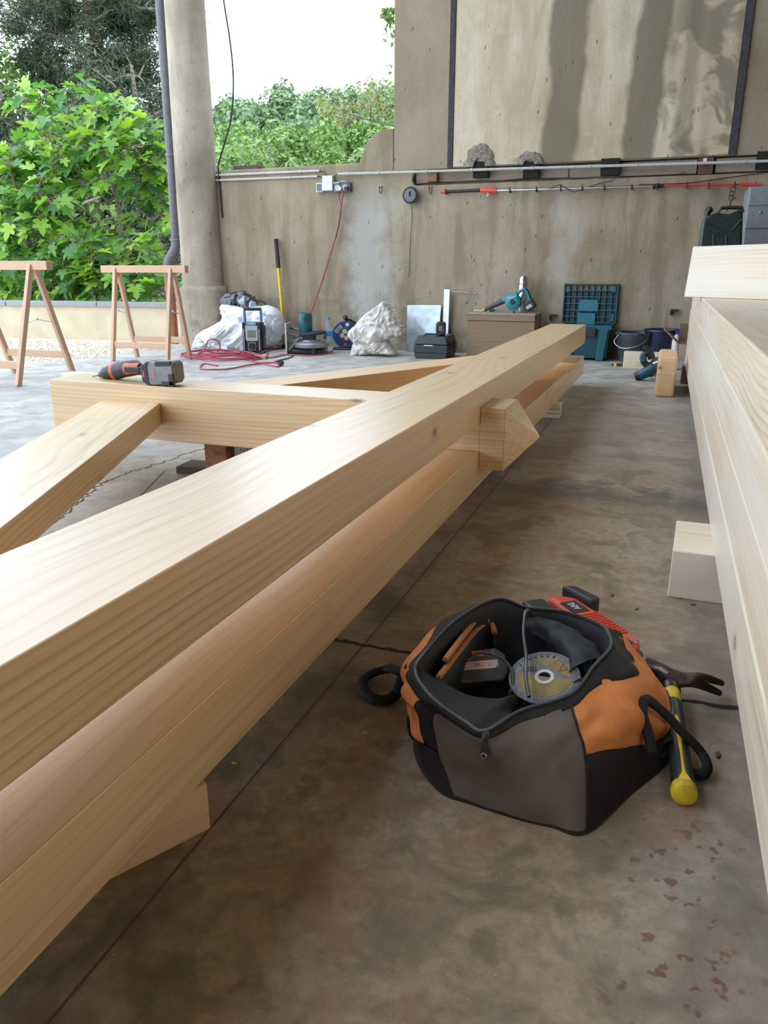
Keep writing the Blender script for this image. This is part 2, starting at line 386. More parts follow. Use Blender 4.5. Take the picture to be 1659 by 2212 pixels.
# ------------------------------------------------------------ back wall
YW = 7.66
m = MB()                                                   # parapet, rounded lump at its end, recess for the timber
m.prism([(-4.8,-.1),(5.2,-.1),(5.2,1.575),(-2.50,1.575),(-2.53,1.62),(-2.50,1.72),(-2.72,1.72),(-2.72,2.09),(-2.85,2.085),(-2.93,2.05),(-3.0,1.98),(-3.04,1.90),(-3.06,1.80),(-4.8,1.79)], YW, YW+.10, axis='y')
m.prism([(-4.8,-.1),(5.2,-.1),(5.2,1.72),(-2.72,1.72),(-2.72,2.09),(-2.85,2.085),(-2.93,2.05),(-3.0,1.98),(-3.04,1.90),(-3.06,1.80),(-4.8,1.79)], YW+.10, YW+.32, axis='y')
tag(m.build('wall_back', WALLM, bevel=.012), kind='structure')
m = MB(); m.box(-2.715, 5.2, YW-.0, YW+.30, 1.715, 5.6); tag(m.build('wall_back_upper', BROWNC), kind='structure')
m = MB(); m.box(-2.12, .275, YW-.014, YW+.01, 1.725, 5.6); tag(m.build('trim_1', PANELM), kind='structure')
m = MB(); m.box(-2.175, -2.125, YW-.02, YW+.01, 1.72, 5.6); tag(m.build('trim_2', BITUM), kind='structure')
m = MB(); m.box(.28, .335, YW-.02, YW+.01, 1.72, 5.6); tag(m.build('trim_3', BITUM), kind='structure')
# broken-out lumps around the beam sockets
def lump(cx, cz, wd, ht, seed):
    m = MB(); rnd = random.Random(seed); N = 22; rings = []
    for k, s in enumerate((1.0, .86, .62, .36)):
        ring = []
        for i in range(N):
            a = PI*i/(N-1); q = 1+noise.noise(Vector((i*.5, seed, k)))*.22
            ring.append((cx-math.cos(a)*wd/2*s*q, YW-.014-.028*math.sin((k/3)*PI/1.6)*(1+.4*noise.noise(Vector((i, k, seed)))), cz+math.sin(a)*ht*s*q))
        rings.append(ring)
    m.grid(rings); return m.build('broken_mortar', mat('rough_mortar', (.23,.20,.16), .95, var=.45, scale=40, bump=.8), smooth=True)
tag(lump(-1.86, 1.715, .30, .20, 1), 'grey crumbled mortar dome above the rotten timber, bigger of two, left', 'mortar')
tag(lump(-1.40, 1.715, .28, .11, 2), 'low crumbled mortar patch above the rotten timber, right of the bigger dome', 'mortar')
# rotten timber lintel in the recess
m = MB()
for x0, x1, z0, z1, yy in ((-2.50,-1.05,1.60,1.695,.035), (-1.10,-.62,1.60,1.70,.055)):
    m.box(x0, x1, YW+yy, YW+.12, z0, z1)
bmesh.ops.subdivide_edges(m.bm, edges=m.bm.edges[:], cuts=6, use_grid_fill=True)
for v in m.bm.verts: v.co += Vector((0, noise.noise(v.co*9)*.02, noise.noise(v.co*7+Vector((5,0,0)))*.012))
tag(m.build('lintel_timber', W_OLD, smooth=True), 'long rotten grey-brown timber set in the wall recess, left end ragged', 'timber')
m = MB(); m.box(-.60, .04, YW+.03, YW+.12, 1.59, 1.70); tag(m.build('lintel_timber', W_OLD), 'dark brown board in wall recess left of the small white tag', 'timber')
m = MB(); m.box(.19, .72, YW+.03, YW+.12, 1.59, 1.70); tag(m.build('lintel_timber', W_OLD), 'dark brown board in wall recess right of the small white tag', 'timber')
m = MB(); m.box(.05, .17, YW+.01, YW+.12, 1.58, 1.71); tag(m.build('timber_stub', mat('redbrown_wood', (.13,.06,.04), .8, var=.3)), 'reddish brown stub between two dark boards in the wall recess', 'timber')
o = MB().box(.085, .115, YW+.0, YW+.012, 1.655, 1.705).build('paper_tag', WHITEP); tag(o, 'small white tag on the timber stub under the upper conduit', 'tag')
DARKH = mat('hollow_shade', (.02,.016,.013), .95)
for x0, x1, yy, mt, lb in ((-2.37,-2.27,-.035, mat('cut_end_brown', (.26,.13,.07), .8, var=.3), 'small square brown beam stub jutting out at the left end of the rotten timber'),
                       (-.76,-.62,-.02, W_OLD, 'weathered grey beam stub jutting out mid-wall above the pole saw'),
                       (.62,.74,-.01, W_OLD, 'weathered beam stub at the right end of the wall recess')):
    o = MB().box(x0, x1, YW+yy, YW+.1, 1.60, 1.70).build('beam_stub', mt, bevel=.008); tag(o, lb, 'timber')
m = MB()  # near-black blocks stand in for the shade inside the sockets
for x0, x1, z0, z1 in ((-1.92,-1.78,1.62,1.76),(-1.45,-1.31,1.60,1.74),(-.76,-.60,1.60,1.735),(.50,.62,1.6,1.735)):
    m.box(x0, x1, YW-.022, YW+.03, z0, z1)
o = m.build('beam_socket', DARKH); tag(o, 'dark blocks for the shade inside open sockets along the wall recess', 'socket', kind='stuff')
# ceiling and walls, unseen outside the frame, set up to shade the floor
m = MB(); m.box(-5.6, -4.9, -7.2, 8.4, 5.6, 5.8); m.box(-2.8, 5.4, -7.2, 8.4, 5.6, 5.8); m.box(-4.9, -2.8, 8.0, 8.4, 5.6, 5.8); m.box(-4.9, -2.8, -7.2, -6.6, 5.6, 5.8)   # roof; open strip added to send light onto the beam tops
tag(m.build('ceiling', mat('roof_boards', (.24,.155,.09), .8)), kind='structure')
tag(MB().box(5.0, 5.2, -7, 7.9, -.1, 5.6).build('wall_right', mat('dark_planks', (.16,.10,.05), .8)), kind='structure')
tag(MB().box(-3.0, 5.2, -7.2, -7, -.1, 5.6).build('wall_front', mat('dark_planks', (.16,.10,.05), .8)), kind='structure')
# ------------------------------------------------------------ column
CX = (P(425,400,y=7.6).x, 7.6)
col = empty('concrete_column', (CX[0], CX[1], 0)); KC = 7.6/7.9
prof = [(.295,-.1),(.292,.25),(.288,.48),(.285,.575),(.272,.605),(.240,.63),(.232,.66),(.231,1.02),(.228,1.03),(.228,1.55),(.225,1.56),(.222,2.15),(.219,2.16),(.216,2.6),(.214,2.61),(.207,3.3),(.2,5.6)]
MB().lathe([(r*KC, z_) for r, z_ in prof], 48).build('shaft', COLM, col, smooth=True)
tag(col, 'round concrete column with a wider base, standing at the open corner', 'column')
# ------------------------------------------------------------ rainwater pipe
dp = empty('downpipe', (P(379,400,y=7.60).x-.07, 7.60, 0))
ZINC = mat('painted_zinc', (.13,.125,.135), .6, var=.2, dirt=(.2,.16,.13,.4)); TERRA = mat('terracotta_pipe', (.36,.12,.06), .6, var=.2, dirt=(.12,.08,.06,.6))
MB().tube([(0.06,0,4.7),(0.04,0,2.0),(.02,0,1.08)], .047, 20).build('upper_pipe', ZINC, dp, smooth=True)
MB().tube(spline([(.02,0,1.1),(.015,0,1.03),(-.05,-.01,.93),(-.085,-.02,.86),(-.09,-.02,.72)], 5), .055, 20).build('elbow', ZINC, dp, smooth=True)
MB().tube([(-.09,-.02,.74),(-.09,-.02,-.05)], .052, 20).build('lower_pipe', TERRA, dp, smooth=True)
for zz, xx, r in ((1.96, .04, .056), (1.11, .02, .062), (1.94,.04,.050)):
    MB().tube([(xx,0,zz-.012),(xx,0,zz+.012)], r, 20).build('collar', GREYP if r > .055 else ZINC, dp, smooth=True)
tag(dp, 'grey rainwater pipe with elbow into a terracotta lower length, beside column', 'pipe')
# ------------------------------------------------------------ garden wall, coping, gravel, ground
gw = empty('garden_wall', (-7.3, 7.72, 0), math.atan2(.33, 2.4))
MB().box(-3.0, 1.92, 0, .25, -.1, .37).build('rendered_wall', PLASTER, gw)
m = MB()
for k in range(4): m.box(-3.0+k*1.25, -3.0+k*1.25+(1.24 if k < 3 else 1.17), -.03, .3, .37, .425)
m.build('coping', GRANITE, gw, bevel=.004)
tag(gw, 'low cream rendered wall with grey coping stones in front of the fig trees', 'wall')
def gravel_mat():
    b = NB('gravel_ground'); v = b.coord(); vo = b.n('TexVoronoi'); vo.inputs['Scale'].default_value = 45; b.l(v, vo.inputs['Vector'])
    c = b.ramp(b.sep(vo.outputs['Color'])[0], [(0, (.50,.40,.27)), (.5, (.64,.55,.42)), (1, (.74,.69,.58))])
    b.bump(vo.outputs['Distance'], .8, .02); return b.fin(c, .9, 0, .2)
GRAV = gravel_mat()
m = MB(); m.box(-11, -5.1, 4.0, 8.3, -.3, -.012); tag(m.build('ground', GRAV), kind='structure')
m = MB(); rnd = random.Random(5); me = None
for i in range(5200):
    y = rnd.uniform(4.75, 7.75); x = rnd.uniform(-8.3, -5.1)
    if y > 7.30+(x+8.3)*.06 and x > -8.4: y -= .5
    if y < 5.6 and x > -5.3-(5.6-y)*.9+rnd.uniform(-.25,.12): continue
    s = rnd.uniform(.008, .022); a = rnd.uniform(0, PI); M = T(x, y, -.012+s*.2) @ RZ(a)
    q = [M @ Vector((math.cos(k*PI/2.5)*s*rnd.uniform(.7,1.2), math.sin(k*PI/2.5)*s*rnd.uniform(.5,.9), 0)) for k in range(5)]
    t = M @ Vector((0, 0, s*.75)); vs = [m.v(p) for p in q]; tv = m.v(t)
    for k in range(5): m.f([vs[k], vs[(k+1)%5], tv])
b = NB('gravel_stones'); g = b.n('NewGeometry'); c = b.ramp(g.outputs['Random Per Island'], [(0, (.48,.38,.26)), (.4, (.66,.57,.43)), (1, (.80,.76,.68))])
tag(m.build('gravel', b.fin(c, .85, 0, .3), recalc=True), 'pale beige gravel spread between the slab and the low wall', 'gravel', kind='stuff')
# ------------------------------------------------------------ truss timbers (local X runs along the grain)
def timber(name, loc, rz, faces_fn, matl, label, cat='beam', group=None, bevel=.0025):
    m = MB(); faces_fn(m); o = m.build(name, matl, bevel=bevel); o.location = loc; o.rotation_euler = (0, 0, rz)
    tag(o, label, cat, group); return o
X0 = -.583
# world (x,y) -> beam local (y+1, -(x-X0)) with rotation 90 degrees
def upper(m):
    m.box(0, 6.71, 0, .247, -.064, .064)
timber('upper_beam', (X0, -1.0, .366), PI/2, upper, W_TRUSS, 'long pale spruce beam on top, knotty upper face, running from near left to the tool chest')
def lower(m):
    z0, z1 = -.0625, .0625; zn = z1-.014
    prof = [(0,z0),(6.735,z0),(6.735,z1+.006),(6.27,z1+.006),(6.27,zn),(5.87,zn),(5.87,z1),(0,z1)]
    m.prism(prof, 0, .247, axis='y')
timber('lower_beam', (X0, -1.0, .1425), PI/2, lower, W_TRUSS, 'long spruce beam directly under the top beam, resting on small blocks')
# tie with diamond-cut head, local x = world x
def tie(m):
    Y0, Y1 = 2.525, 2.735; zt, zb = .358, .144; m.M = T(1.5, -2.63, -.25)
    def sec(x, y0, y1, a, b): return [Vector((x, y0, a)), Vector((x, y1, a)), Vector((x, y1, b)), Vector((x, y0, b))]
    m.hexa(sec(-2.41, Y0, Y1, .150, .366), sec(-.8305, Y0, Y1, zb, zt))
    m.hexa(sec(-.8305, Y0, Y1, .2055, .3015), sec(-.582, Y0, Y1, .2055, .3015))
    m.hexa(sec(-.582, Y0, Y1, zb, zt), sec(-.498, Y0, Y1, zb, zt))
    q = [m.v(p) for p in sec(-.498, Y0, Y1, zb, zt)]; ap = m.v((-.392, (Y0+Y1)/2-.01, .252))
    for k in range(4): m.f([q[k], q[(k+1)%4], ap])
timber('cross_tie', (-1.5, 2.63, .25), 0, tie, W_TRUSS, 'thick cross timber with diamond-pointed end, passing between the two long beams, drill on it')
def brace_left(m):
    # top corners on the tie face and towards the viewer
    d = Vector((.6275, -1.405, 0)).normalized(); L = 2.5
    a = Vector((-2.137, 2.523, 0)); b = Vector((-1.869, 2.523, 0)); e = Vector((0,0,0))
    org = Vector((-1.869, 2.523, 0)); ang = math.atan2(d.y, d.x); R_ = RZ(-ang)
    f = lambda p, z: (R_ @ (p-org)) + Vector((0, 0, z))
    pts = [a, a+d*L, b+d*L, b]
    m.hexa([f(p, -.0435) for p in pts], [f(p, .0435) for p in pts])
d = Vector((.6275, -1.405))
timber('angle_brace', (-1.869, 2.523, .2555), math.atan2(d.y, d.x), brace_left, W_TRUSS, 'wide flat angled brace at left, reaching from the cross timber toward the viewer')
def brace_right(m):
    a0 = Vector((-1.695, 2.737, 0)); b0 = Vector((-1.468, 2.737, 0)); a1 = Vector((-.832, 4.434, 0)); b1 = Vector((-.832, 4.0, 0))
    org = b0; ang = math.atan2(1.263, .636); R_ = RZ(-ang)
    f = lambda p, z: (R_ @ (p-org)) + Vector((0, 0, z))
    pts = [a0, b0, b1, a1]
    m.hexa([f(p, -.10) for p in pts], [f(p, .10) for p in pts])
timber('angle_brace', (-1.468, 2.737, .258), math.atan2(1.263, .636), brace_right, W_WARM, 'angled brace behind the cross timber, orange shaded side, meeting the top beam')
# small supports
def blk(name, loc, rz, x0, x1, y0, y1, z1, matl, label, cat='block', bevel=.002):
    o = MB().box(x0, x1, y0, y1, 0, z1).build(name, matl, bevel=bevel); o.location = loc; o.rotation_euler = (0,0,rz); tag(o, label, cat); return o
a = math.atan2(.14, .076)
blk('support_block', (-.574, .808, 0), a, -.36, 0, 0, .10, .0795, W_WARM, 'warm brown wedge-like wooden block under the near end of the lower beam')
lb = empty('laminated_block', (-.55, 4.35, 0), .05)
for k in range(3):
    MB().box(-.30, 0, 0, .13, k*.0265, k*.0265+.025).build('batten', W_STACK, lb, bevel=.004)
tag(lb, 'small stack of glued pale battens under the far part of the lower beam', 'block')
blk('prop_post', (-1.73, 2.60, .028), 0, 0, .10, 0, .09, .118, mat('orange_brown_wood', (.30,.12,.05), .75, var=.35), 'short dark orange-brown wooden prop under the cross timber', 'block')
blk('base_plank', (-1.86, 2.58, 0), .1, 0, .30, 0, .13, .028, mat('dark_brown_wood', (.07,.035,.02), .8, var=.3), 'dark old plank lying under the orange-brown prop')
cb = empty('printed_carton', (-1.61, 2.63, 0))
MB().box(0, .24, 0, .10, 0, .142).build('box_body', mat('grey_card', (.40,.36,.31), .8), cb)
m = MB(); rnd = random.Random(3)
for k in range(26):
    cx = .03+.012*(k % 9)*1.1; cz = .03+.036*(k//9); h = rnd.uniform(.010,.028); m.box(cx, cx+rnd.uniform(.002,.007), -.001, 0, cz, cz+h)
m.build('print', BLACK, cb); tag(cb, 'small printed carton standing beside the prop under the cross timber', 'carton')
# spare piece on the floor behind the tie
o = MB().box(0, .9, 0, .11, 0, .10).build('offcut_beam', W_STACK, bevel=.003); o.location = (-4.05, 4.37, 0); o.rotation_euler = (0, 0, -.06)
tag(o, 'pale offcut lying on the floor behind the cross timber, near the left trestle', 'beam')
# ------------------------------------------------------------ the stack at the right
SR = math.atan(.011177)   # the stack is turned very slightly
def sx(y, off=0): return .1734 - .011177*y + off
def stack_beam(y0, y1, z0, z1, wd, label, off=0):
    o = MB().box(0, y1-y0, -wd, 0, -(z1-z0)/2, (z1-z0)/2).build('glulam_beam', W_STACK, bevel=.005)
    o.location = (sx(y0, off), y0, (z0+z1)/2); o.rotation_euler = (0, 0, PI/2+SR); tag(o, label, 'beam', 'beams stacked at the right'); return o
stack_beam(-.9, 6.30, .127, .256, .52, 'pale timber at the very bottom of the stack on the right')
stack_beam(-.9, 6.38, .2585, .388, .52, 'pale timber second from bottom of the stack on the right', .001)
stack_beam(-.9, 6.35, .390, .522, .52, 'pale timber third from bottom of the stack on the right', -.0015)
stack_beam(-.9, 4.345, .5245, .654, .50, 'long topmost timber of the right stack, broad pale face, ending at the crosswise board', 0)
stack_beam(4.353, 6.33, .5245, .654, .50, 'short topmost timber of the right stack, lying under and beyond the crosswise board', .002)
# board across the stack
def cross(m):
    m.hexa([(.033,4.70,.655),(.80,4.13,.655),(.88,4.24,.655),(.113,4.81,.655)], [(.050,4.70,.918),(.80,4.13,.925),(.88,4.24,.925),(.125,4.81,.918)])
m = MB(); m.M = RZ(-math.atan2(-.57,.767)) @ T(-.033,-4.70,-.79); cross(m); o = m.build('crosswise_board', W_STACK, bevel=.004)
o.location = (.033,4.70,.79); o.rotation_euler = (0,0,math.atan2(-.57,.767)); tag(o, 'bright pale board on edge laid crosswise on top of the right stack', 'beam')
# supports under the stack
blk('bearer_block', (.055, 1.952, 0), -.03, 0, .62, 0, .262, .127, W_STACK, 'pale square-cut bearer block sticking out under the stack beside the bag', bevel=.003)
blk('bearer_block', (.085, 6.05, 0), 0, 0, .5, 0, .16, .127, mat('red_brown_bearer', (.20,.08,.05), .8, var=.3), 'reddish brown bearer under the far end of the stack')
blk('standing_block', (-.076, 5.361, 0), .01, 0, .122, 0, .60, .256, W_WARM, 'tall rounded block standing in the aisle beside the circular saw', bevel=.018)
# ------------------------------------------------------------ trestles
W_TR = wood_mat('trestle_beech', (.66,.44,.30), (.48,.30,.19), fine=2.4, knots=.35, pith=.2)
def bar(name, p0, p1, wd, th, matl, parent, up=(0,0,1), bevel=.003):
    """bar from p0 to p1 in the parent's space, grain along it"""
    p0, p1 = Vector(p0), Vector(p1); d = p1-p0; X = d.normalized(); Y = Vector(up).cross(X)
    if Y.length < .01: Y = Vector((0,1,0)).cross(X)
    Y.normalize(); Z = X.cross(Y)
    o = MB().box(0, d.length, -wd/2, wd/2, -th/2, th/2).build(name, matl, parent, bevel=bevel)
    Mx = Matrix((X, Y, Z)).transposed().to_4x4(); Mx.translation = p0; o.matrix_local = Mx; return o
def trestle(loc, rz, h, sp, label, L=.88, gap=.58):
    t = empty('folding_trestle', loc, rz)
    for s in (-1, 1):
        for yy in (-1, 1):
            bar('leg', (s*gap/2, yy*sp, .002), (s*gap/2, yy*.018, h-.03), .042, .030, W_TR, t, up=(1,0,0))
        # folding metal stay
        zz = h*.49; k = 1-zz/h; y0 = sp*k+.01
        m = MB(); m.tube([(s*gap/2-.024, -y0, zz), (s*gap/2-.024, 0, zz+.03)], .009, 6, flat=.4); m.tube([(s*gap/2-.026, 0, zz+.03), (s*gap/2-.026, y0, zz)], .009, 6, flat=.4)
        m.cyl((s*gap/2-.035,0,zz+.03),(s*gap/2-.018,0,zz+.03),.008,n=8); m.build('metal_stay', GALV, t)
    for yy in (-1, 1):
        bar('top_rail', (-L/2, yy*.016, h-.035), (L/2, yy*.016, h-.035), .028, .062, W_TR, t)
        zz = .145 if yy < 0 else .175; k = 1-zz/h
        bar('stretcher', (-gap/2-.02, yy*sp*k, zz), (gap/2+.02, yy*sp*k, zz), .022, .055, W_TR, t)
    tag(t, label, 'trestle', 'folding trestles by the gravel')
trestle((-4.51, 6.03, 0), .03, .838, .185, 'wooden folding trestle in front of the column, whole in view')
trestle((-4.66, 4.56, 0), .02, .862, .29, 'wooden folding trestle at the left edge of the photo, cut by the frame')
# ------------------------------------------------------------ things fixed to the back wall
PV = mat('grey_conduit', (.50,.50,.47), .5)
def wz(px, py, off=0): return P(px, py, y=YW-off)
def conduit(pts, label, r=.011):
    c = empty('conduit', pts[0]); p0 = Vector(pts[0]); loc = [Vector(p)-p0 for p in pts]
    MB().tube(loc, r, 10).build('conduit_pipe', PV, c, smooth=True)
    n = max(2, int(loc[-1].length/.42))
    for k in range(n):
        t = (k+.5)/n; q = loc[-1]*t if len(loc) == 2 else spline(loc, 10)[int(t*10*(len(loc)-1))]
        MB().tube([q-Vector((.007,0,0)), q+Vector((.007,0,0))], r+.004, 10).build('clip', PV, c)
    tag(c, label, 'conduit'); return c
conduit([wz(455,379,.015), wz(690,369,.015)], 'upper of two short grey conduits between column and switch boxes')
conduit([wz(455,390,.015), wz(686,381,.015)], 'lower of two short grey conduits between column and switch boxes')
conduit([wz(730,376,.035), wz(900,371,.05), wz(1150,363,.05), wz(1400,356,.05), wz(1659,348,.05), wz(1900,341,.05)], 'long grey conduit running right across the whole back wall', .012)
def cable(name, pts, r, matl, label, cat='cable', n=8, seg=8):
    p0 = Vector(pts[0]); o = MB().tube([Vector(p)-p0 for p in spline(pts, seg)], r, n).build(name, matl, smooth=True); o.location = p0; tag(o, label, cat); return o
cable('cable_link', [wz(686,369,.02), wz(700,372,.02), wz(709,384,.02)], .004, BLACK, 'short black cable from the upper conduit end into the junction box')
cable('cable_link', [wz(684,381,.02), wz(694,383,.02), wz(698,398,.02)], .004, BLACK, 'short black cable from the lower conduit end into the light switch')
cable('cable_link', [wz(731,376,.02), wz(724,379,.02), wz(720,384,.02)], .004, BLACK, 'short black cable from the long conduit into the junction box')
jb = empty('junction_box', wz(712,397,0)); m = MB(); m.box(-.058,.058,-.055,0,-.07,.07); m.build('box_body', WHITEP, jb, bevel=.006)
m = MB(); m.box(-.055,.055,-.062,-.055,-.067,.067); m.build('lid', WHITEP, jb, bevel=.003); tag(jb, 'square white junction box on the wall, larger than the switch beside it', 'junction box')
sw = empty('light_switch', wz(694,406,0)); MB().box(-.036,.036,-.05,0,-.043,.043).build('box_body', WHITEP, sw, bevel=.005)
MB().box(-.026,.026,-.056,-.05,-.034,.034).build('rocker', mat('switch_grey', (.13,.15,.16), .5), sw, bevel=.002); tag(sw, 'small white light switch with a grey rocker, left of the junction box', 'switch')
so = empty('wall_socket', wz(743,405,0)); MB().box(-.085,.085,-.055,0,-.045,.045).build('box_body', GREYP, so, bevel=.008)
for sxx in (-.043, .035):
    MB().cyl((sxx,-.062,-.005),(sxx,-.054,-.005),.03).build('socket_face', LGREY, so, smooth=True)
    MB().box(-.034,.034,-.05,.0,-.004,.004).build('flap', mat('flap_grey', (.36,.42,.44), .45), so, bevel=.002).matrix_local = T(sxx, -.052, .045 if sxx < 0 else .03) @ RX(.25 if sxx < 0 else -.35)
tag(so, 'grey double outdoor socket with raised flaps on the wall', 'socket')
pg = empty('power_plug', wz(736,408,.058)); MB().cyl((0,0,0),(0,-.03,-.0),.017).build('plug_body', WHITEP, pg, smooth=True); tag(pg, 'white plug in the left outlet of the wall socket', 'plug')
pg = empty('power_plug', wz(750,407,.058)); MB().cyl((0,0,0),(0,-.04,-.005),.019).build('plug_body', BLACK, pg, smooth=True); tag(pg, 'black plug in the right outlet of the wall socket', 'plug')
REDC = mat('red_cable', (.36,.045,.06), .5, var=.2)
cable('extension_cable', [wz(742,410,.1), wz(737,445,.08), wz(728,500,.07), wz(708,570,.08), wz(690,625,.12), P(676,665,y=7.45), P(665,686,y=7.15)], .0065, REDC, 'dark red cable hanging from the wall socket down to the saw')
cable('thin_cable', [wz(735,412,.06), wz(733,425,.03), wz(737,460,.03), wz(727,510,.03), wz(722,520,.03), wz(706,572,.03), wz(690,622,.05), wz(688,627,.05), wz(700,600,.05)], .0028, BLACK, 'thin black flex twisted along the red cable')
cable('black_cable', [P(480,-40,y=7.6), P(483,0,y=7.6), P(497,90,y=7.6), P(504,170,y=7.6), P(500,250,y=7.62), P(485,310,y=7.64), P(473,350,y=7.64), P(472,372,y=7.64), P(476,420,y=7.645), P(480,470,y=7.645)], .0085, BLACK, 'black cable curving down from the roof to the column, against the sky')
for (px, py, lb) in ((825,412,'iron hook in the wall left of the wire spool'), (932,413,'iron hook in the wall right of the wire spool')):
    c = wz(px, py, 0); pts = [(-.022,0,.03),(-.018,-.02,.035),(-.012,-.04,.0),(0,-.045,-.028),(.014,-.045,-.02),(.02,-.045,.03),(.026,-.05,.035)]
    o = MB().tube(spline(pts,4), .0045, 8).build('wall_hook', RUST, smooth=True); o.location = c; tag(o, lb, 'hook')
# small iron angle brackets low on the wall
for (px, py, lb) in ((1455,673,'small bent iron bracket low on the wall above the black bucket'), (1195,684,'small rusty iron bracket low on the wall left of the tool chest')):
    m = MB(); m.box(-.03,.035,-.05,0,.01,.022); m.box(-.03,-.018,-.05,0,-.03,.012); o = m.build('iron_bracket', RUST); o.location = wz(px, py, 0); tag(o, lb, 'bracket')
sp = empty('wire_spool', wz(887,422,.045)); m = MB(); m.lathe([(0,-.012),(.075,-.012),(.078,0),(.078,.012),(.0,.012)], 30, RX(PI/2)); m.build('rim', RUBBER, sp, smooth=True)
MB().lathe([(.02,-.02),(.055,-.02),(.06,-.012),(.02,-.010)], 30, RX(PI/2) @ T(0,0,.036)).build('clear_disc', mat('smoky_plastic', (.10,.105,.11), .25), sp, smooth=True)
MB().tube(spline([(0,.03,.02),(0,-.03,.03),(0,-.045,.01),(.0,-.04,-.01)],4),.006,8).build('hook', BLACK, sp, smooth=True)
tag(sp, 'round black and clear spool hanging on a hook in the wall', 'spool')
cable('hanging_wire', [wz(889,442,.03), wz(890,470,.02), wz(887,510,.02), wz(885,560,.02), wz(883,600,.02)], .003, RUST, 'thin dark wire hanging under the round spool', 'wire')
# pole saw and red pole on nails
ps = empty('pole_saw', wz(953,414,.06)); o0 = Vector(ps.location)
def pp(px, py): return wz(px, py, .06)-o0
MB().tube([pp(953,414), pp(966,414)], .017, 12).build('end_cap', RED, ps, smooth=True)
MB().tube([pp(966,414), pp(1040,411)], .015, 12).build('grip', BLACK, ps, smooth=True)
MB().tube([pp(1038,411), pp(1041,411), pp(1073,412)], [.017,.023,.021], 12).build('motor_housing', RED, ps, smooth=True)
MB().tube([pp(1073,412), pp(1416,402)], .0115, 12).build('shaft', STEEL, ps, smooth=True)
MB().tube([pp(1410,404), pp(1422,401), pp(1434,402)], [.02,.02,.014], 10).build('head', BLACK, ps, smooth=True)
MB().tube([pp(1052,413), pp(1055,420), pp(1050,425)], .006, 8).build('switch_lever', WHITEP, ps, smooth=True)
tag(ps, 'long pole tool with black grip, red collar and silver shaft across the wall', 'pole saw')
rp = empty('red_blade_guard', wz(1428,401,.06)); o0 = Vector(rp.location)
MB().tube([pp(1434,401), pp(1600,398)], .017, 12, flat=.5).build('guard', RED, rp, smooth=True)
MB().tube([pp(1600,398), pp(1628,399), pp(1645,398)], [.014,.012,.01], 12).build('tip', RED, rp, smooth=True)
tag(rp, 'long red guarded bar continuing the pole tool to the right', 'guard')
m = MB(); nails = []
for px, py in ((968,414),(1105,411),(1162,409),(1214,407),(1260,406),(1307,405),(1366,404),(1420,403),(1483,401),(1530,400),(1586,399)):
    c = wz(px, py, 0); o = MB().tube(spline([(0,0,.0),(0,-.055,-.012),(0,-.085,-.012),(0,-.088,.03)],3), .006, 6).build('support_nail', RUST, smooth=True)
    o.location = (c.x, c.y, c.z-.012); tag(o, 'rusty bent nail holding the long pole against the wall', 'nail', 'nails under the long pole')
cable('tie_wire', [wz(1187,408,.07), wz(1200,402,.08), wz(1210,399,.09), wz(1219,404,.08), wz(1238,414,.07), wz(1250,412,.07), wz(1290,398,.04), wz(1325,389,.03), wz(1322,380,.02)], .0035, BLACK, 'loose black wire tangled over the middle of the silver pole', 'wire')
cable('black_cable', [wz(1380,399,.03), wz(1480,396,.03), wz(1570,384,.03), wz(1659,372,.03), wz(1760,360,.03)], .004, BLACK, 'black cable sagging above the red bar at the right')
# chain and jerry can, grey cabinet
ch = empty('chain', wz(1586,405,.08)); c0 = Vector(ch.location)
for k, py in enumerate((408, 416, 425)):
    q = wz(1583-k*1.5, py+2, .08)-c0
    MB().tube([(q.x+math.cos(a)*.02, q.y, q.z+math.sin(a)*.022) for a in [i*PI/8 for i in range(16)]], .004, 8, closed=True).build('link', RUST, ch, smooth=True)
q = wz(1579,435,.08)-c0; MB().tube([q+Vector((.01,0,.03)), q, q+Vector((-.003,0,-.05))], .005, 8).build('hook', RUST, ch, smooth=True)
tag(ch, 'short rusty chain hanging above the green fuel can', 'chain')
JG = mat('dark_green_paint', (.018,.028,.024), .32, var=.3, bump=.05)
JY = 6.3
jc = empty('jerry_can', P(1510,640,y=JY)); j0 = Vector(jc.location)
def jp(px, py): q = P(px, py, y=JY)-j0; return (q.x, q.z)
outl = [jp(1495,640), jp(1517,475), jp(1523,468), jp(1545,460), jp(1551,459), jp(1558,446), jp(1614,447), jp(1622,455), jp(1620,480), jp(1600,640)]
m = MB(); m.prism([outl[0],outl[1],outl[2],outl[3],jp(1551,460),jp(1575,462),jp(1600,452),jp(1605,460),outl[9]], -.0, .16, axis='y'); m.build('can_body', JG, jc, bevel=.018, seg=3, smooth=True)
for yy in (.02, .08, .14):
    MB().tube([Vector((a, yy, b)) for a, b in (jp(1550,461), jp(1559,447.5), jp(1580,446.5), jp(1604,447.5), jp(1606,458))], .009, 8).build('handle', JG, jc, smooth=True)
m = MB()
for a, b in ((jp(1527,482), jp(1557,497)), (jp(1557,497), jp(1580,498)), (jp(1580,498), jp(1602,474)), (jp(1541,505), jp(1541,640)), (jp(1569,505), jp(1569,640)), (jp(1541,505), jp(1569,505))):
    m.tube([(a[0], -.002, a[1]), (b[0], -.002, b[1])], .0055, 8)
m.build('pressed_ribs', JG, jc, smooth=True)
a = jp(1564, 481); text('embossed_text', '20l', .055, T(a[0], -.003, a[1]) @ RX(PI/2), mat('green_highlight', (.04,.055,.05), .3), jc, .002)
m = MB(); a = jp(1532,455); m.tube([(a[0]-.01,.08,a[1]-.03),(a[0]-.005,.08,a[1]),(a[0]+.01,.08,a[1]+.02)], [.02,.022,.018], 12); m.build('spout_cap', BLACK, jc, smooth=True)
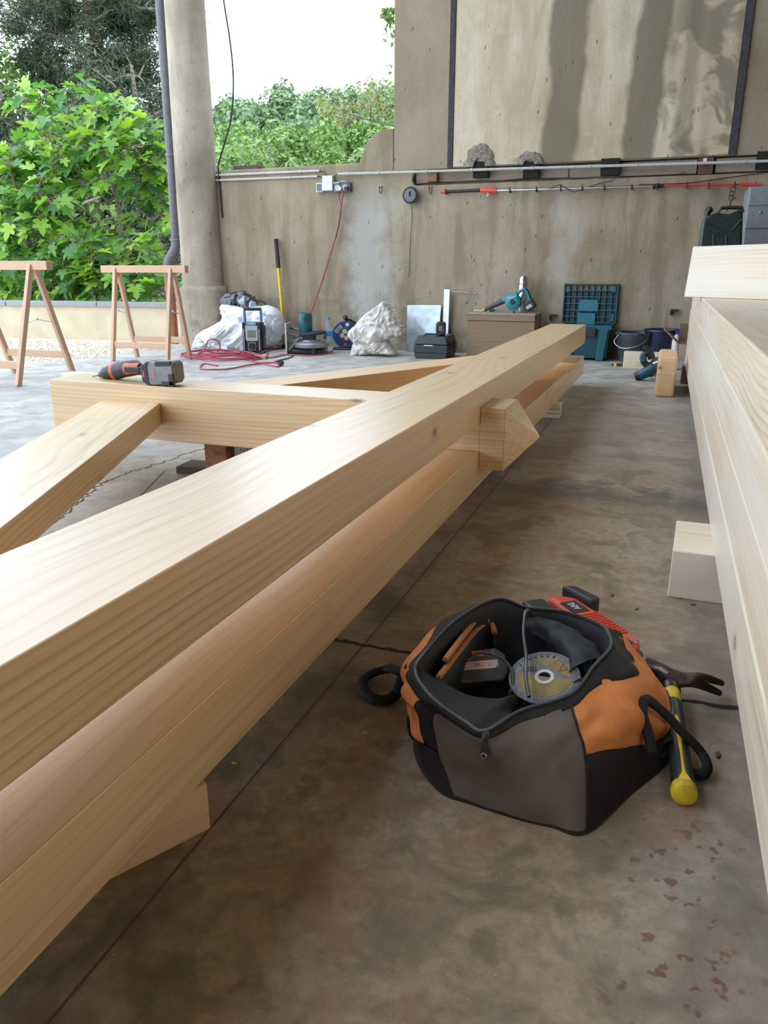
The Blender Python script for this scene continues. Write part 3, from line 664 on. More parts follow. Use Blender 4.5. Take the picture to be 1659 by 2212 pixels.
m = MB(); m.tube([(a[0]+.0+.022*math.cos(t), .08, a[1]+.008+.02*math.sin(t)) for t in [i*PI/6 for i in range(12)]], .006, 8, closed=True); m.build('cap_lever', BLACK, jc, smooth=True)
tag(jc, 'dark green metal fuel can marked 20l behind the crosswise board', 'jerry can')
cab = empty('metal_cabinet', (0,0,0)); a = P(1619,403,y=6.9); b = P(1612,560,y=6.9)
cab.location = (a.x, 6.9, 0)
MB().box(0, .9, 0, .5, .3, a.z).build('cabinet_body', mat('grey_enamel', (.22,.23,.24), .5, var=.1), cab, bevel=.01)
for k in range(5):
    z1 = a.z-.012-k*.165 if k else a.z-.012; z0 = a.z-.135-k*.165
    MB().box(.008, .89, -.014, 0, z0, z1).build('panel', mat('grey_enamel', (.22,.23,.24), .5), cab, bevel=.004)
MB().ball((.10,-.018,a.z-.185),.009,2).build('rivet', STEEL, cab, smooth=True)
tag(cab, 'grey enamelled metal cabinet at the right edge behind the fuel can', 'cabinet')
# ------------------------------------------------------------ planting outside
def leaf_mat(name, stops, trans=.35, rough=.5):
    b = NB(name); g = b.n('NewGeometry'); c = b.ramp(g.outputs['Random Per Island'], stops)
    b.fin(c, rough, 0, .35)
    tr = b.n('BsdfTranslucent'); b.l(b.mix(1.0, c, (1.0,1.15,.5), 'MULTIPLY'), tr.inputs['Color'])
    mx = b.n('MixShader'); mx.inputs[0].default_value = trans; b.l(b.b.outputs[0], mx.inputs[1]); b.l(tr.outputs[0], mx.inputs[2]); b.l(mx.outputs[0], b.out.inputs[0])
    return b.m
FIG = leaf_mat('fig_leaf', [(0, (.06,.16,.055)), (.3, (.12,.27,.075)), (.65, (.22,.41,.065)), (1, (.42,.58,.08))], .45, .30)
PINEN = leaf_mat('pine_needles', [(0, (.022,.04,.022)), (.6, (.06,.085,.042)), (1, (.13,.145,.075))], .15)
CONI = leaf_mat('dark_conifer', [(0, (.02,.035,.018)), (.55, (.055,.075,.035)), (.9, (.11,.12,.06)), (1, (.26,.24,.14))], .15)
MIDG = leaf_mat('valley_leaf', [(0, (.07,.13,.03)), (.5, (.14,.23,.055)), (1, (.26,.36,.10))], .3)
MIDG2 = leaf_mat('valley_leaf_pale', [(0, (.10,.16,.05)), (.5, (.19,.28,.09)), (1, (.32,.40,.17))], .3)
FARG = leaf_mat('hill_leaf', [(0, (.13,.20,.10)), (.5, (.20,.28,.14)), (1, (.28,.37,.19))], .2)
FARG2 = leaf_mat('hill_leaf_near', [(0, (.11,.19,.05)), (.5, (.20,.31,.09)), (1, (.30,.42,.14))], .2)
BARK = mat('grey_bark', (.23,.19,.15), .9, var=.3)
BARKP = mat('red_pine_bark', (.24,.11,.065), .9, var=.4)
SOIL = mat('slope_soil', (.08,.10,.04), .95, var=.4, scale=3)
m = MB(); rows = []
for i in range(40):
    d = [8.2, 8.6, 9.5, 11, 13, 16, 20, 25, 31, 38][i] if i < 10 else 38+(i-9)*7.5
    row = []
    for j in range(50):
        x = -d*1.6 + j/49*d*3.2
        z = -1.2 if d < 14 else (-1.2+(d-14)*.085 if d < 40 else 1.0+(d-40)*.235)
        z = min(z, 27); row.append((x, d, z+noise.noise(Vector((x*.03, d*.03, 0)))*(d*.02)))
    rows.append(row)
m.grid(rows); tag(m.build('hillside', SOIL, smooth=True), kind='structure')
def leafcard(m, c, n, s, rnd, wd=.32):
    """a small folded leaf"""
    n = n.normalized(); a = n.orthogonal().normalized(); a = Matrix.Rotation(rnd.uniform(0, 2*PI), 3, n) @ a; b = n.cross(a)
    p0 = m.bm.verts.new(c-a*s*.55); p1 = m.bm.verts.new(c+b*s*wd+n*s*.08); p2 = m.bm.verts.new(c+a*s*.6); p3 = m.bm.verts.new(c-b*s*wd+n*s*.08)
    m.bm.faces.new((p0, p1, p2, p3))
def crown_mesh(m, lobes, n, s, rnd, shell=.55, vert=.6, wd=.32):
    tot = sum(r[0]*r[0] for c, r in lobes)
    for c, r in lobes:
        for k in range(max(6, int(n*r[0]*r[0]/tot))):
            d = Vector((rnd.gauss(0,1), rnd.gauss(0,1), rnd.gauss(0,1))).normalized()
            q = rnd.uniform(shell, 1.08); p = Vector(c)+Vector((d.x*r[0], d.y*r[1], d.z*r[2]))*q
            nn = (d + Vector((rnd.uniform(-1,1), rnd.uniform(-1,1), rnd.uniform(-1,1)+.3))*vert)
            leafcard(m, p, nn, s*rnd.uniform(.6, 1.3), rnd, wd)
def lobes_for(rx, rz, n, rnd, k=.42):
    out = [((0,0,0), (rx*.62,)*2+(rz*.62,))]
    for i in range(n):
        d = Vector((rnd.gauss(0,1), rnd.gauss(0,1), rnd.gauss(0,1))).normalized(); q = rnd.uniform(.5, .75); s = rnd.uniform(.7, 1.2)*k
        out.append(((d.x*rx*q, d.y*rx*q, d.z*rz*q), (rx*s, rx*s, rz*s)))
    return out
# far hill woods: uncountable
rnd = random.Random(11)
def hill_z(d): return min(1.0+(d-40)*.235, 27)
for nm, mt, d0, d1, cnt, s, lb in (('hill_forest', FARG, 118, 175, 330, .75, 'bluish green woods covering the hilltop in the distance'), ('slope_forest', FARG2, 60, 112, 210, .5, 'brighter green woods on the lower slope of the hill')):
    m = MB()
    for i in range(cnt):
        d = rnd.uniform(d0, d1); x = -d*rnd.uniform(.22, 1.15)
        r = rnd.uniform(3.0, 5.2)*(1 if d > 115 else .62); z = hill_z(d)+r*.5+rnd.uniform(-1,1)-(1.5 if d > 150 else 0)
        ls = [((x+a[0], d+a[1], z+a[2]), b) for a, b in lobes_for(r, r*1.1, 5, rnd)]
        crown_mesh(m, ls, 560, s*1.25, rnd, .75)
        m.ball((x, d, z-r*.5), (r*.6, r*.6, r*.8), 1, .3, 2, i)
    if d0 < 100:
        for i in range(90):
            d = rnd.uniform(30, 75); x = -d*rnd.uniform(1.05, 2.2); r = rnd.uniform(2, 3.6); z = hill_z(d)+r*.4 if d > 40 else (d-30)*.085
            crown_mesh(m, [((x+a[0], d+a[1], z+a[2]), b) for a, b in lobes_for(r, r*1.1, 5, rnd)], 260, s*1.4, rnd, .7)
    tag(m.build(nm, mt, recalc=False), lb, 'woods', kind='stuff')
# separate trees in the valley behind the parapet
protos = []
for k in range(3):
    rr = random.Random(30+k); m = MB()
    crown_mesh(m, lobes_for(2.3, 3.6, 22, rr, .28), 9000, .19, rr, .55)
    crown = m.build('foliage', [MIDG, MIDG2, MIDG][k], recalc=False)
    m = MB(); m.tube([(0,0,-6),(.1,0,-2),(-.1,.1,1),(0,0,3)], [.22,.17,.11,.03], 7)
    for q in range(9):
        a = rr.uniform(0, 2*PI); z = rr.uniform(-2.5, 1.5); m.tube([(0,0,z),(math.cos(a)*.8,math.sin(a)*.8,z+.7),(math.cos(a)*1.7,math.sin(a)*1.7,z+1.7)], [.07,.045,.015], 5)
    tr = m.build('trunk', BARK); protos.append((crown.data, tr.data)); bpy.data.objects.remove(crown); bpy.data.objects.remove(tr)
spots = [(470,330,24,.9,'narrow green tree right beside the column, behind the wall'),(520,262,30,1.05,'leafy green tree rising behind the black cable'),(560,300,22,.75,'smaller green tree above the coping piece on the parapet'),
 (612,232,34,1.3,'tallest valley tree, mid-way between column and wall panel'),(655,300,25,.8,'rounded green tree in the middle of the gap, low over the parapet'),(700,255,33,1.1,'broad valley tree left of the bare branch'),
 (748,292,27,.85,'pale loose tree under the bare branch'),(790,310,33,.9,'green tree behind the concrete lump'),(835,300,38,1.0,'green tree at the edge of the tall wall')]
for i, (px, py, d, sc, lb) in enumerate(spots):
    q = P(px, py, y=d); r = empty('valley_tree', (q.x, q.y, q.z-3.9*sc), i*1.1); r.scale = (sc, sc, sc)
    a = bpy.data.objects.new('foliage', protos[i % 3][0]); b_ = bpy.data.objects.new('trunk', protos[i % 3][1])
    for o in (a, b_): C.objects.link(o); o.parent = r
    tag(r, lb, 'tree', 'trees in the valley behind the parapet')
# dark conifers behind the figs
def conifer(px, py, d, rx, rz, n, mt, label, s=.16, name='conifer', seed=1, nl=16, k=.36, shell=.5):
    rr = random.Random(seed); q = P(px, py, y=d); r = empty(name, (q.x, q.y, q.z))
    m = MB(); crown_mesh(m, lobes_for(rx, rz, nl, rr, k), n, s, rr, shell, .6, .16 if name == 'conifer' else .32); m.build('foliage', mt, r, recalc=False)
    m = MB(); m.tube([(0,0,-rz-1.5),(0,.1,0),(0,0,rz*.7)], [.16,.1,.03], 7)
    for j in range(7):
        a = rr.uniform(0, 2*PI); z = rr.uniform(-rz*.6, rz*.4); m.tube([(0,0,z),(math.cos(a)*rx*.5,math.sin(a)*rx*.5,z+.4),(math.cos(a)*rx*.85,math.sin(a)*rx*.85,z+.5)], [.05,.03,.01], 5)
    m.build('trunk', BARK, r); tag(r, label, 'tree'); return r
conifer(300,330,14.5,1.75,2.3,11000,CONI,'dark dull conifer with pale candles just left of the downpipe',.13,seed=3)
conifer(200,430,13.0,1.9,1.9,9000,CONI,'dark bushy conifer low behind the fig trees',.13,seed=4)
conifer(60,250,18,2.6,2.3,4200,MIDG,'mid green broadleaf tree behind the left fig, under the pine',.17,seed=5,name='broadleaf_tree')
conifer(20,330,15,1.9,1.9,6000,CONI,'greyish shrub at the far left edge behind the fig leaves',.14,seed=6)
conifer(350,480,12.5,.9,1.9,5000,CONI,'narrow dull green bush right behind the downpipe',.12,seed=8)
conifer(120,520,12.0,2.0,1.5,3000,MIDG,'green hedge plant low behind the fig trees',.13,seed=9,name='broadleaf_tree')
# big pine
PD = 17.0
pine = empty('pine_tree', P(225,340,y=PD)); o0 = Vector(pine.location)
def pl(px, py, dy=0): return P(px, py, y=PD+dy)-o0
m = MB(); m.tube(spline([pl(228,620),pl(225,340),pl(203,185),pl(196,130),pl(210,95),pl(196,40),pl(188,-20),pl(195,-120)],6), [.22-.0028*i for i in range(43)], 9); m.build('trunk', BARKP, pine, smooth=True)
lim = [((198,120),(120,80),(30,60)),((205,90),(260,60),(320,75)),((196,40),(110,10),(10,30)),((196,50),(250,20),(330,20)),((205,185),(240,160),(300,165)),((225,215),(260,185),(320,190)),((200,160),(150,165),(120,150)),((190,0),(120,-40),(40,-50)),((192,-20),(260,-40),(340,-30))]
m = MB(); rr = random.Random(8); lobes = []
for L in lim:
    dy = rr.uniform(-1.2, 1.2); pts = spline([pl(*L[0]), pl(L[1][0], L[1][1], dy*.5), pl(L[2][0], L[2][1], dy)], 6)
    m.tube(pts, [.075-.0045*i for i in range(len(pts))], 6)
    for k in range(3, len(pts)):
        for q in range(3):
            e = pts[k]+Vector((rr.uniform(-.8,.8), rr.uniform(-.8,.8), rr.uniform(-.5,.65))); m.tube([pts[k], (pts[k]+e)/2+Vector((0,0,.08)), e], [.022,.014,.006], 4)
            lobes.append((tuple(e), (rr.uniform(.22,.42),)*3))
m.build('limbs', BARK, pine)
for px, py, rx in ((120,20,.5),(60,35,.42),(20,55,.3),(150,55,.4),(250,60,.5),(285,90,.5),(310,130,.45),(250,140,.5),(290,180,.5),(240,20,.5),(300,30,.5),(160,0,.5),(215,5,.4),(270,230,.45),(320,60,.4),(110,45,.4)):
    for q in range(3): lobes.append((tuple(pl(px+rr.uniform(-15,15), py+rr.uniform(-12,12), rr.uniform(-1,1))), (rx*rr.uniform(.5,.9),)*3))
lobes = [l_ for l_ in lobes if not (abs(l_[0][0]-pl(200,140)[0]) < .33 and pl(200,200)[2]-.1 < l_[0][2] < pl(200,75)[2])]
m = MB(); crown_mesh(m, lobes, 36000, .15, rr, .15, 1.2, .085); m.build('needles', PINEN, pine, recalc=False)
tag(pine, 'tall pine with a crooked reddish trunk, open crown against the sky', 'tree')
# ------------------------------------------------------------ fig trees with lobed leaves
def fig_leaf(m, base, d, up, s, rnd):
    """five-lobed leaf: base point, direction, normal"""
    d = d.normalized(); up = (up-d*up.dot(d)); up = up.normalized() if up.length > 1e-3 else d.orthogonal().normalized(); sd = d.cross(up)
    lob = [(0,.02),(.10,-.06),(.30,.02),(.42,.20),(.30,.26),(.24,.30),(.44,.46),(.46,.66),(.26,.60),(.15,.56),(.16,.80),(0,1.05)]
    c = [(0,.0),(0,.3),(0,.56)]
    ctr = [m.bm.verts.new(base+d*(.1*s)), m.bm.verts.new(base+d*(.34*s)-up*.02*s), m.bm.verts.new(base+d*(.62*s)-up*.03*s)]
    tip = m.bm.verts.new(base+d*1.03*s-up*.16*s)
    for sg in (-1, 1):
        vs = []
        for x, y in lob[1:-1]:
            vs.append(m.bm.verts.new(base+sd*(sg*x*s*.95)+d*(y*s)+up*(abs(x)*.32*s - y*y*.14*s)))
        r = [vs[0], vs[1], vs[2], vs[3], vs[4], vs[5], vs[6], vs[7], vs[8], vs[9]]
        for q in ((ctr[0],r[0],r[1]),(ctr[0],r[1],r[2],r[3]),(ctr[0],r[3],r[4],ctr[1]),(ctr[1],r[4],r[5],r[6]),(ctr[1],r[6],r[7]),(ctr[1],r[7],r[8],ctr[2]),(ctr[2],r[8],r[9],tip)):
            try: m.bm.faces.new(q if sg > 0 else q[::-1])
            except ValueError: pass
def rosette(m, mb, c, out, n, rnd, s0=.17):
    for k in range(n):
        a = 2*PI*k/n*1.618+rnd.uniform(-.3,.3); e = rnd.uniform(-.15,.75)
        side = out.orthogonal().normalized(); side = Matrix.Rotation(a, 3, out.normalized()) @ side
        d = (side + out.normalized()*e + Vector((0,0,-.30))).normalized()
        st = c + side*.05 + out.normalized()*rnd.uniform(-.10,.03); pe = st + d*rnd.uniform(.03,.08)
        mb.tube([c+out.normalized()*-.03, pe], .0035, 3, cap=False)
        fig_leaf(m, pe, (d+Vector((0,0,-.35*rnd.random()))).normalized(), Vector((rnd.uniform(-.5,.5), rnd.uniform(-.9,.1), 1)), s0*rnd.uniform(.75,1.35), rnd)
def fig(name, limbs, tips, label, seed, n=7, s0=.19):
    rnd = random.Random(seed); base = limbs[0][0]; b0 = P(base[0], base[1], y=base[2]); r = empty(name, b0); m = MB(); mb = MB(); nodes = []
    for L in limbs:
        pts = spline([P(p[0], p[1], y=p[2])-b0 for p in L], 6); nn = len(pts); w0 = L[0][3] if len(L[0]) > 3 else .02
        mb.tube(pts, [w0*(1-.7*i/nn) for i in range(nn)], 7); nodes += pts[2:]
    for (px, py, y) in tips:
        c = P(px, py, y=y)-b0; near = min(nodes, key=lambda q: (q-c).length+max(0, q.z-c.z)*1.5)
        mid = (near+c)/2+Vector((rnd.uniform(-.1,.1), rnd.uniform(-.1,.1), -.06)); tp = spline([near, mid, c], 4)
        mb.tube(tp, [.012*(1-.5*i/len(tp)) for i in range(len(tp))], 5); nodes.append(mid)
        out = (c-mid).normalized()+Vector((0,-.25,.45)); rosette(m, mb, c, out, rnd.randint(n-2, n+2), rnd, s0)
    m.build('leaves', FIG, r, smooth=True, recalc=False, sharp=60); mb.build('branches', BARK, r, smooth=True); tag(r, label, 'tree', 'fig trees behind the low wall'); return r
def fill(regions, rnd):
    out = []
    for cx, cy, rx, ry, n, y0, y1 in regions:
        for k in range(n):
            a = rnd.uniform(0, 2*PI); q = math.sqrt(rnd.random()); out.append((cx+math.cos(a)*rx*q, cy+math.sin(a)*ry*q, rnd.uniform(y0, y1)))
    return out
rnd = random.Random(77)
tp = [(60,195,8.9),(100,205,9),(140,190,8.8),(175,180,9),(205,200,9.2),(235,215,9),(262,225,8.9),(285,238,9),(320,262,9),(345,285,8.8),(90,235,9),(40,215,9)]
tp += fill([(190,260,120,48,22,8.5,9.4),(230,330,120,50,24,8.4,9.4),(330,350,36,60,10,8.5,9.1),(120,320,60,50,9,8.6,9.3),(320,430,45,50,8,8.6,9.2),(170,375,60,30,7,8.5,9.2)], rnd)
fig('fig_tree', [[(268,652,8.9,.045),(264,560,8.9),(258,470,8.95),(246,405,9),(215,385,9)],[(250,420,9,.03),(230,385,8.9),(150,382,8.8),(90,378,8.9)],[(246,405,9,.028),(215,330,9.1),(190,290,9.0),(140,250,9)],[(215,330,9.1,.018),(235,280,9),(240,225,9)],[(246,405,9,.022),(300,380,8.9),(345,350,8.8)],[(190,290,9.0,.015),(100,260,9),(60,215,9)],[(240,440,9,.015),(190,400,9),(175,360,9)]], tp, 'spreading fig tree with a leaning pale trunk, tallest of the three', 5)
rnd = random.Random(78)
tp = fill([(25,330,45,40,10,8.3,9.0),(60,400,75,50,20,8.2,9.0),(70,480,85,50,22,8.2,9.0),(60,560,80,45,18,8.15,8.8),(60,625,85,28,14,8.15,8.6),(5,450,30,120,12,8.2,8.8)], rnd)
fig('fig_tree', [[(68,690,8.6,.035),(66,600,8.6),(62,520,8.6),(40,430,8.6),(20,350,8.6)],[(66,560,8.6,.02),(90,500,8.6),(130,450,8.7)],[(64,580,8.6,.02),(30,520,8.5),(0,470,8.5)],[(70,650,8.6,.02),(120,600,8.4),(140,560,8.4)]], tp, 'dense fig tree at the left edge, filling the view above the left trestle', 6)
rnd = random.Random(79)
tp = fill([(180,545,60,45,16,8.15,8.8),(200,610,90,32,20,8.15,8.6),(300,590,70,45,14,8.15,8.7),(340,630,45,22,8,8.15,8.5),(130,600,40,40,8,8.15,8.6),(310,520,60,30,5,8.4,8.9)], rnd)
fig('fig_tree', [[(205,690,8.5,.025),(200,640,8.5),(175,600,8.5),(165,540,8.5)],[(205,670,8.5,.02),(215,620,8.4),(250,570,8.5)],[(212,690,8.5,.02),(260,640,8.4),(330,600,8.4)],[(205,660,8.5,.014),(150,600,8.4),(130,570,8.5)]], tp, 'low young fig shoots in the middle just above the garden wall, between the trestles', 7, s0=.19)
# twig branch with sparse young leaves from the right
YD = 9.4
br = empty('bare_branch', P(860,268,y=YD)); o0 = Vector(br.location)
def bl(px, py, dy=0): return P(px, py, y=YD+dy)-o0
m = MB(); rr = random.Random(4); tips = []
main = spline([bl(880,276),bl(849,271),bl(810,262),bl(780,255),bl(755,258),bl(725,253)], 5); m.tube(main, [.02-.0006*i for i in range(len(main))], 6)
for a, b_, c_ in (((810,262),(795,240),(778,222)),((800,259),(812,232),(822,195)),((790,257),(770,240),(752,228)),((835,268),(838,250),(846,238)),((780,255),(755,245),(715,240)),((760,258),(745,268),(735,272)),((820,264),(826,240),(845,225)),((800,258),(800,230),(790,205)),((755,256),(720,250),(690,232)),((812,230),(818,205),(826,180))):
    pts = spline([bl(*a), bl(b_[0], b_[1], rr.uniform(-.3,.3)), bl(c_[0], c_[1], rr.uniform(-.5,.5))], 4); m.tube(pts, [.008-.0007*i for i in range(len(pts))], 5)
    for p in pts[2:]:
        e = p+Vector((rr.uniform(-.12,.12), rr.uniform(-.1,.1), rr.uniform(0,.16))); m.tube([p, e], .0035, 4); tips.append(e)
m.build('twigs', BARK, br)
m = MB()
for e in tips:
    for k in range(5): leafcard(m, e+Vector((rr.uniform(-.06,.06), rr.uniform(-.06,.06), rr.uniform(-.05,.06))), Vector((rr.uniform(-1,1), rr.uniform(-1,1), .5)), .05, rr)
for k in range(26): leafcard(m, bl(700+rr.uniform(-14,18), 238+rr.uniform(-14,14), rr.uniform(-.1,.1)), Vector((rr.uniform(-1,1), -.6, .5)), .085, rr)
m.build('leaves', leaf_mat('young_leaf', [(0, (.20,.24,.10)), (.5, (.36,.42,.12)), (1, (.50,.42,.25))], .3), br, recalc=False)
tag(br, 'nearly bare branch with tiny yellowish leaves reaching in from the right', 'branch')
hb = empty('leafy_twig', P(836,60,y=9.0)); m = MB(); o0 = Vector(hb.location)
for k in range(60): leafcard(m, P(840+rr.uniform(-16,14), 20+rr.uniform(0,90)*rr.random(), y=9+rr.uniform(-.2,.2))-o0, Vector((rr.uniform(-1,1), rr.uniform(-1,1), .5)), .07, rr)
m.build('leaves', MIDG, hb, recalc=False); m = MB(); m.tube([P(880,-10,y=9)-o0, P(850,20,y=9)-o0, P(834,60,y=9)-o0, P(838,95,y=9)-o0], [.01,.008,.006,.003], 5); m.build('twig', BARK, hb)
tag(hb, 'small leafy twig hanging beside the upper left edge of the tall wall', 'branch')
# ------------------------------------------------------------ tools and goods along the back wall
def blob(balls, voxel, wr, fr, seed, flat_z=None):
    """soft bag shape: spheres merged, then wrinkled; returns a mesh builder"""
    m = MB()
    for c, r in balls: m.ball(c, r, 3)
    me = bpy.data.meshes.new('tmp'); m.bm.to_mesh(me); m.bm.free(); o = bpy.data.objects.new('tmp', me); C.objects.link(o)
    md = o.modifiers.new('r', 'REMESH'); md.mode = 'VOXEL'; md.voxel_size = voxel
    md2 = o.modifiers.new('s', 'SMOOTH'); md2.iterations = 8; md2.factor = .6
    bpy.context.view_layer.update()
    ev = bpy.data.meshes.new_from_object(o.evaluated_get(bpy.context.evaluated_depsgraph_get())); bpy.data.objects.remove(o)
    m = MB(); m.bm.from_mesh(ev); m.bm.normal_update()
    for v in m.bm.verts:
        p = v.co*fr+Vector((seed, seed*2, 0)); wrp = Vector((noise.noise(p*.5), noise.noise(p*.5+Vector((9,0,0))), noise.noise(p*.5+Vector((0,9,0)))))*1.6
        a = noise.noise(Vector((p.x*1.6, p.y*1.6, p.z*.6))+wrp); b_ = noise.noise(p*2.3+wrp)
        d = (.5-abs(a)*1.9)*wr + (.4-abs(b_)*1.4)*wr*.5
        v.co += v.normal*d
        if flat_z is not None and v.co.z < flat_z: v.co.z = flat_z
    for f in m.bm.faces: f.material_index = 0
    return m
def cloth(name, col, rough, sc=220, spec=.3):
    b = NB(name); v = b.coord(); n = b.noise(v, sc, 3); n2 = b.noise(v, 9, 5)
    c = b.ramp(n2, [(.3, tuple(q*.78 for q in col)), (.7, tuple(min(1, q*1.12) for q in col))]); b.bump(n, .35, .001); return b.fin(c, rough, 0, spec)
def V_(a, b, c): return Vector((a, b, c))
def wv(px, py, y): return P(px, py, y=y)
def drape(outline, yoff, thick, seed, wr=.016):
    """cloth mass whose silhouette follows the outline, with real depth and creases"""
    q = [Vector(q_(a, b_)) for a, b_ in outline]; c = sum(q, Vector())/len(q); out = spline(q, 12, closed=True); rings_ = []; K = 20
    for side in (-1, 1):
        for k in range(K+1):
            t = k/K if side < 0 else 1-k/K
            if side > 0 and k == 0: continue
            row = []
            for p in out:
                r_ = c+(p-c)*t; d_ = math.sqrt(max(0, 1-t*t))*thick*side
                n_ = noise.noise(Vector((r_.x*11+seed, d_*9, r_.z*11)))+.6*noise.noise(Vector((r_.x*26, seed, r_.z*20+r_.x*14))); w1 = noise.noise(Vector((r_.x*5, seed, r_.z*5)))*.12; w2 = noise.noise(Vector((r_.z*5, seed+4, r_.x*5)))*.12; cr_s = (.35-abs(noise.noise(Vector(((r_.x+w1)*9+(r_.z+w2)*8, seed*3, (r_.z+w2)*4-(r_.x+w1)*3))))*2.4)+.7*(.3-abs(noise.noise(Vector(((r_.x+w2)*22-(r_.z+w1)*14, seed*5, (r_.z+w1)*12))))*2.2)
                row.append(Vector((r_.x, yoff+d_+(n_*wr*.7+cr_s*wr*1.9)*(side if t < .98 else .2), max(r_.z, .0))))
            rings_.append(row)
    m = MB(); m.grid(rings_, cu=True); return m
# white refuse bag, black bag on top
y = 7.25; r = empty('white_plastic_bag', (P(515,745,y=y).x, y, 0)); o0 = Vector(r.location)
def q_(px, py, dy=0): return tuple(P(px, py, y=y+dy)-o0)
FILM = mat('white_film', (.80,.82,.86), .30, var=.04, spec=.6, bump=.05)
WB_ = [([(428,748),(436,722),(470,700),(500,688),(540,700),(560,735),(555,762),(500,764),(450,757)], -.05, .26, 1, .020), ([(530,700),(548,668),(575,660),(597,675),(607,705),(600,735),(580,752),(545,755)], .06, .20, 2, .018), ([(470,662),(482,658),(520,664),(555,662),(575,690),(560,712),(510,716),(478,705)], .08, .17, 3, .018)]
for ol, yo, th_, sd, wr_ in WB_: drape(ol, yo, th_, sd, wr_).build('bag_film', FILM, r, smooth=True, sharp=75)
tag(r, 'large crumpled white plastic bag against the column base behind the radio', 'bag')
y = 7.4; r = empty('black_rubbish_bag', P(510,662,y=y)); o0 = Vector(r.location)
blob([(q_(498,655), (.11,.10,.09)), (q_(520,648), (.12,.10,.09)), (q_(540,660,-.05), (.09,.09,.08))], .012, .030, 7, 4).build('bag_film', mat('black_film', (.02,.022,.028), .18, spec=.8, bump=.0), r, smooth=True, sharp=60)
blob([(q_(528,650,-.09), (.06,.05,.05)), (q_(545,660,-.1), (.05,.05,.05))], .01, .022, 9, 5).build('clear_wrapper', mat('clear_wrap', (.30,.34,.42), .12, spec=.8, bump=0), r, smooth=True, sharp=50)
tag(r, 'shiny black rubbish bag with clear wrapping heaped on the white bag', 'bag')
m = MB(); o0 = P(552,655,y=7.5); rr = random.Random(3)
for k in range(4): m.tube([P(533+k*5,660,y=7.5)-o0, P(523+k*9,628+4*k,y=7.5)-o0], .007, 6)
for k in range(2): m.tube(spline([P(550,652+k*5,y=7.5)-o0, P(562,648+k*3,y=7.5)-o0, P(572,655,y=7.5)-o0, P(576,668,y=7.5)-o0],4), .006, 6)
o = m.build('hose_ends', mat('dark_green_tube', (.03,.055,.045), .5), smooth=True); o.location = o0; tag(o, 'dark green tube ends poking up behind the white bag', 'hose', kind='stuff')
# radio
rad = empty('jobsite_radio', P(541,764,z=0)+Vector((0,.06,0)), .23)
MAK = mat('radio_blue', (.02,.20,.33), .4); SIL = mat('silver_plastic', (.42,.41,.40), .35, .3)
m = MB(); m.box(-.088,.088,-.02,.13,.012,.30); m.build('box_body', BLACK, rad, bevel=.012, seg=3)
m = MB(); m.box(-.094,-.074,-.035,.0,.0,.30); m.box(.074,.094,-.035,.0,.0,.30); m.box(-.094,.094,-.035,0,-.0,.02); m.build('bumper', RUBBER, rad, bevel=.008)
for sxx in (-1, 1): MB().box(sxx*.078-.005, sxx*.078+.005, -.040, -.034, .03, .24).build('trim_strip', SIL, rad, bevel=.003)
MB().prism([(-.064,.27),(.064,.27),(.064,.135),(.05,.118),(-.05,.118),(-.064,.135)], -.034, -.019, axis='y').build('face_plate', SIL, rad, bevel=.004)
MB().box(-.042,.042,-.038,-.033,.155,.225).build('display', mat('lcd', (.16,.18,.15), .3), rad, bevel=.003)
MB().box(-.05,.05,-.040,-.03,.275,.302).build('badge', mat('radio_badge', (.05,.38,.58), .4), rad, bevel=.002)
text('badge_text', 'makita', .026, T(0,-.0405,.289) @ RX(PI/2), WHITEP, rad, .0004)
m = MB(); m.lathe([(0,0),(.03,0),(.028,.014),(0,.014)], 24, T(0,-.034,.068) @ RX(PI/2)); m.build('dial', BLACK, rad, smooth=True)
m = MB(); m.tube([(.038*math.cos(a), -.036, .068+.038*math.sin(a)) for a in [i*PI/12 for i in range(24)]], .003, 6, closed=True)
for a in (.785, 2.356, 3.927, 5.498): m.tube([(.038*math.cos(a), -.036, .068+.038*math.sin(a)), (.052*math.cos(a), -.036, .068+.052*math.sin(a))], .0035, 6)
m.build('dial_guard', SIL, rad, smooth=True)
m = MB()
for sxx in (-1, 1): m.box(sxx*.083-.011, sxx*.083+.011, .03, .055, .29, .435)
m.build('handle_arms', MAK, rad, bevel=.004); MB().tube([(-.085,.042,.425),(.085,.042,.425)], .016, 14).build('handle_grip', RUBBER, rad, smooth=True)
m = MB(); m.box(.085,.105,.02,.12,.03,.27); m.build('side_speaker', TEALD, rad, bevel=.01)
MB().tube([(.107,.07+.03*math.cos(a),.11+.055*math.sin(a)) for a in [i*PI/10 for i in range(20)]], .003, 6, closed=True).build('side_ring', SIL, rad, smooth=True)
tag(rad, 'job-site radio, black and silver with blue handle arms, beside the white bag', 'radio')
# pry bar / sledge handle
pb = empty('long_tool_handle', (P(616,738,y=7.45).x, 7.45, 0)); o0 = Vector(pb.location); tp = P(596,517,y=7.62)-o0; md_ = tp*.74
MB().tube([tuple(tp*.03), tuple(md_)], .0165, 14).build('shaft', YELLOW, pb, smooth=True); MB().tube([tuple(md_), tuple(tp*.98), tuple(tp)], [.024,.021,.027], 14).build('grip', RUBBER, pb, smooth=True)
MB().cyl((-.03,0,.02),(.10,0,.02),.025,n=12).build('iron_head', DSTEEL, pb, smooth=True)
tag(pb, 'yellow shaft with a black grip leaning on the wall behind the saw', 'tool')
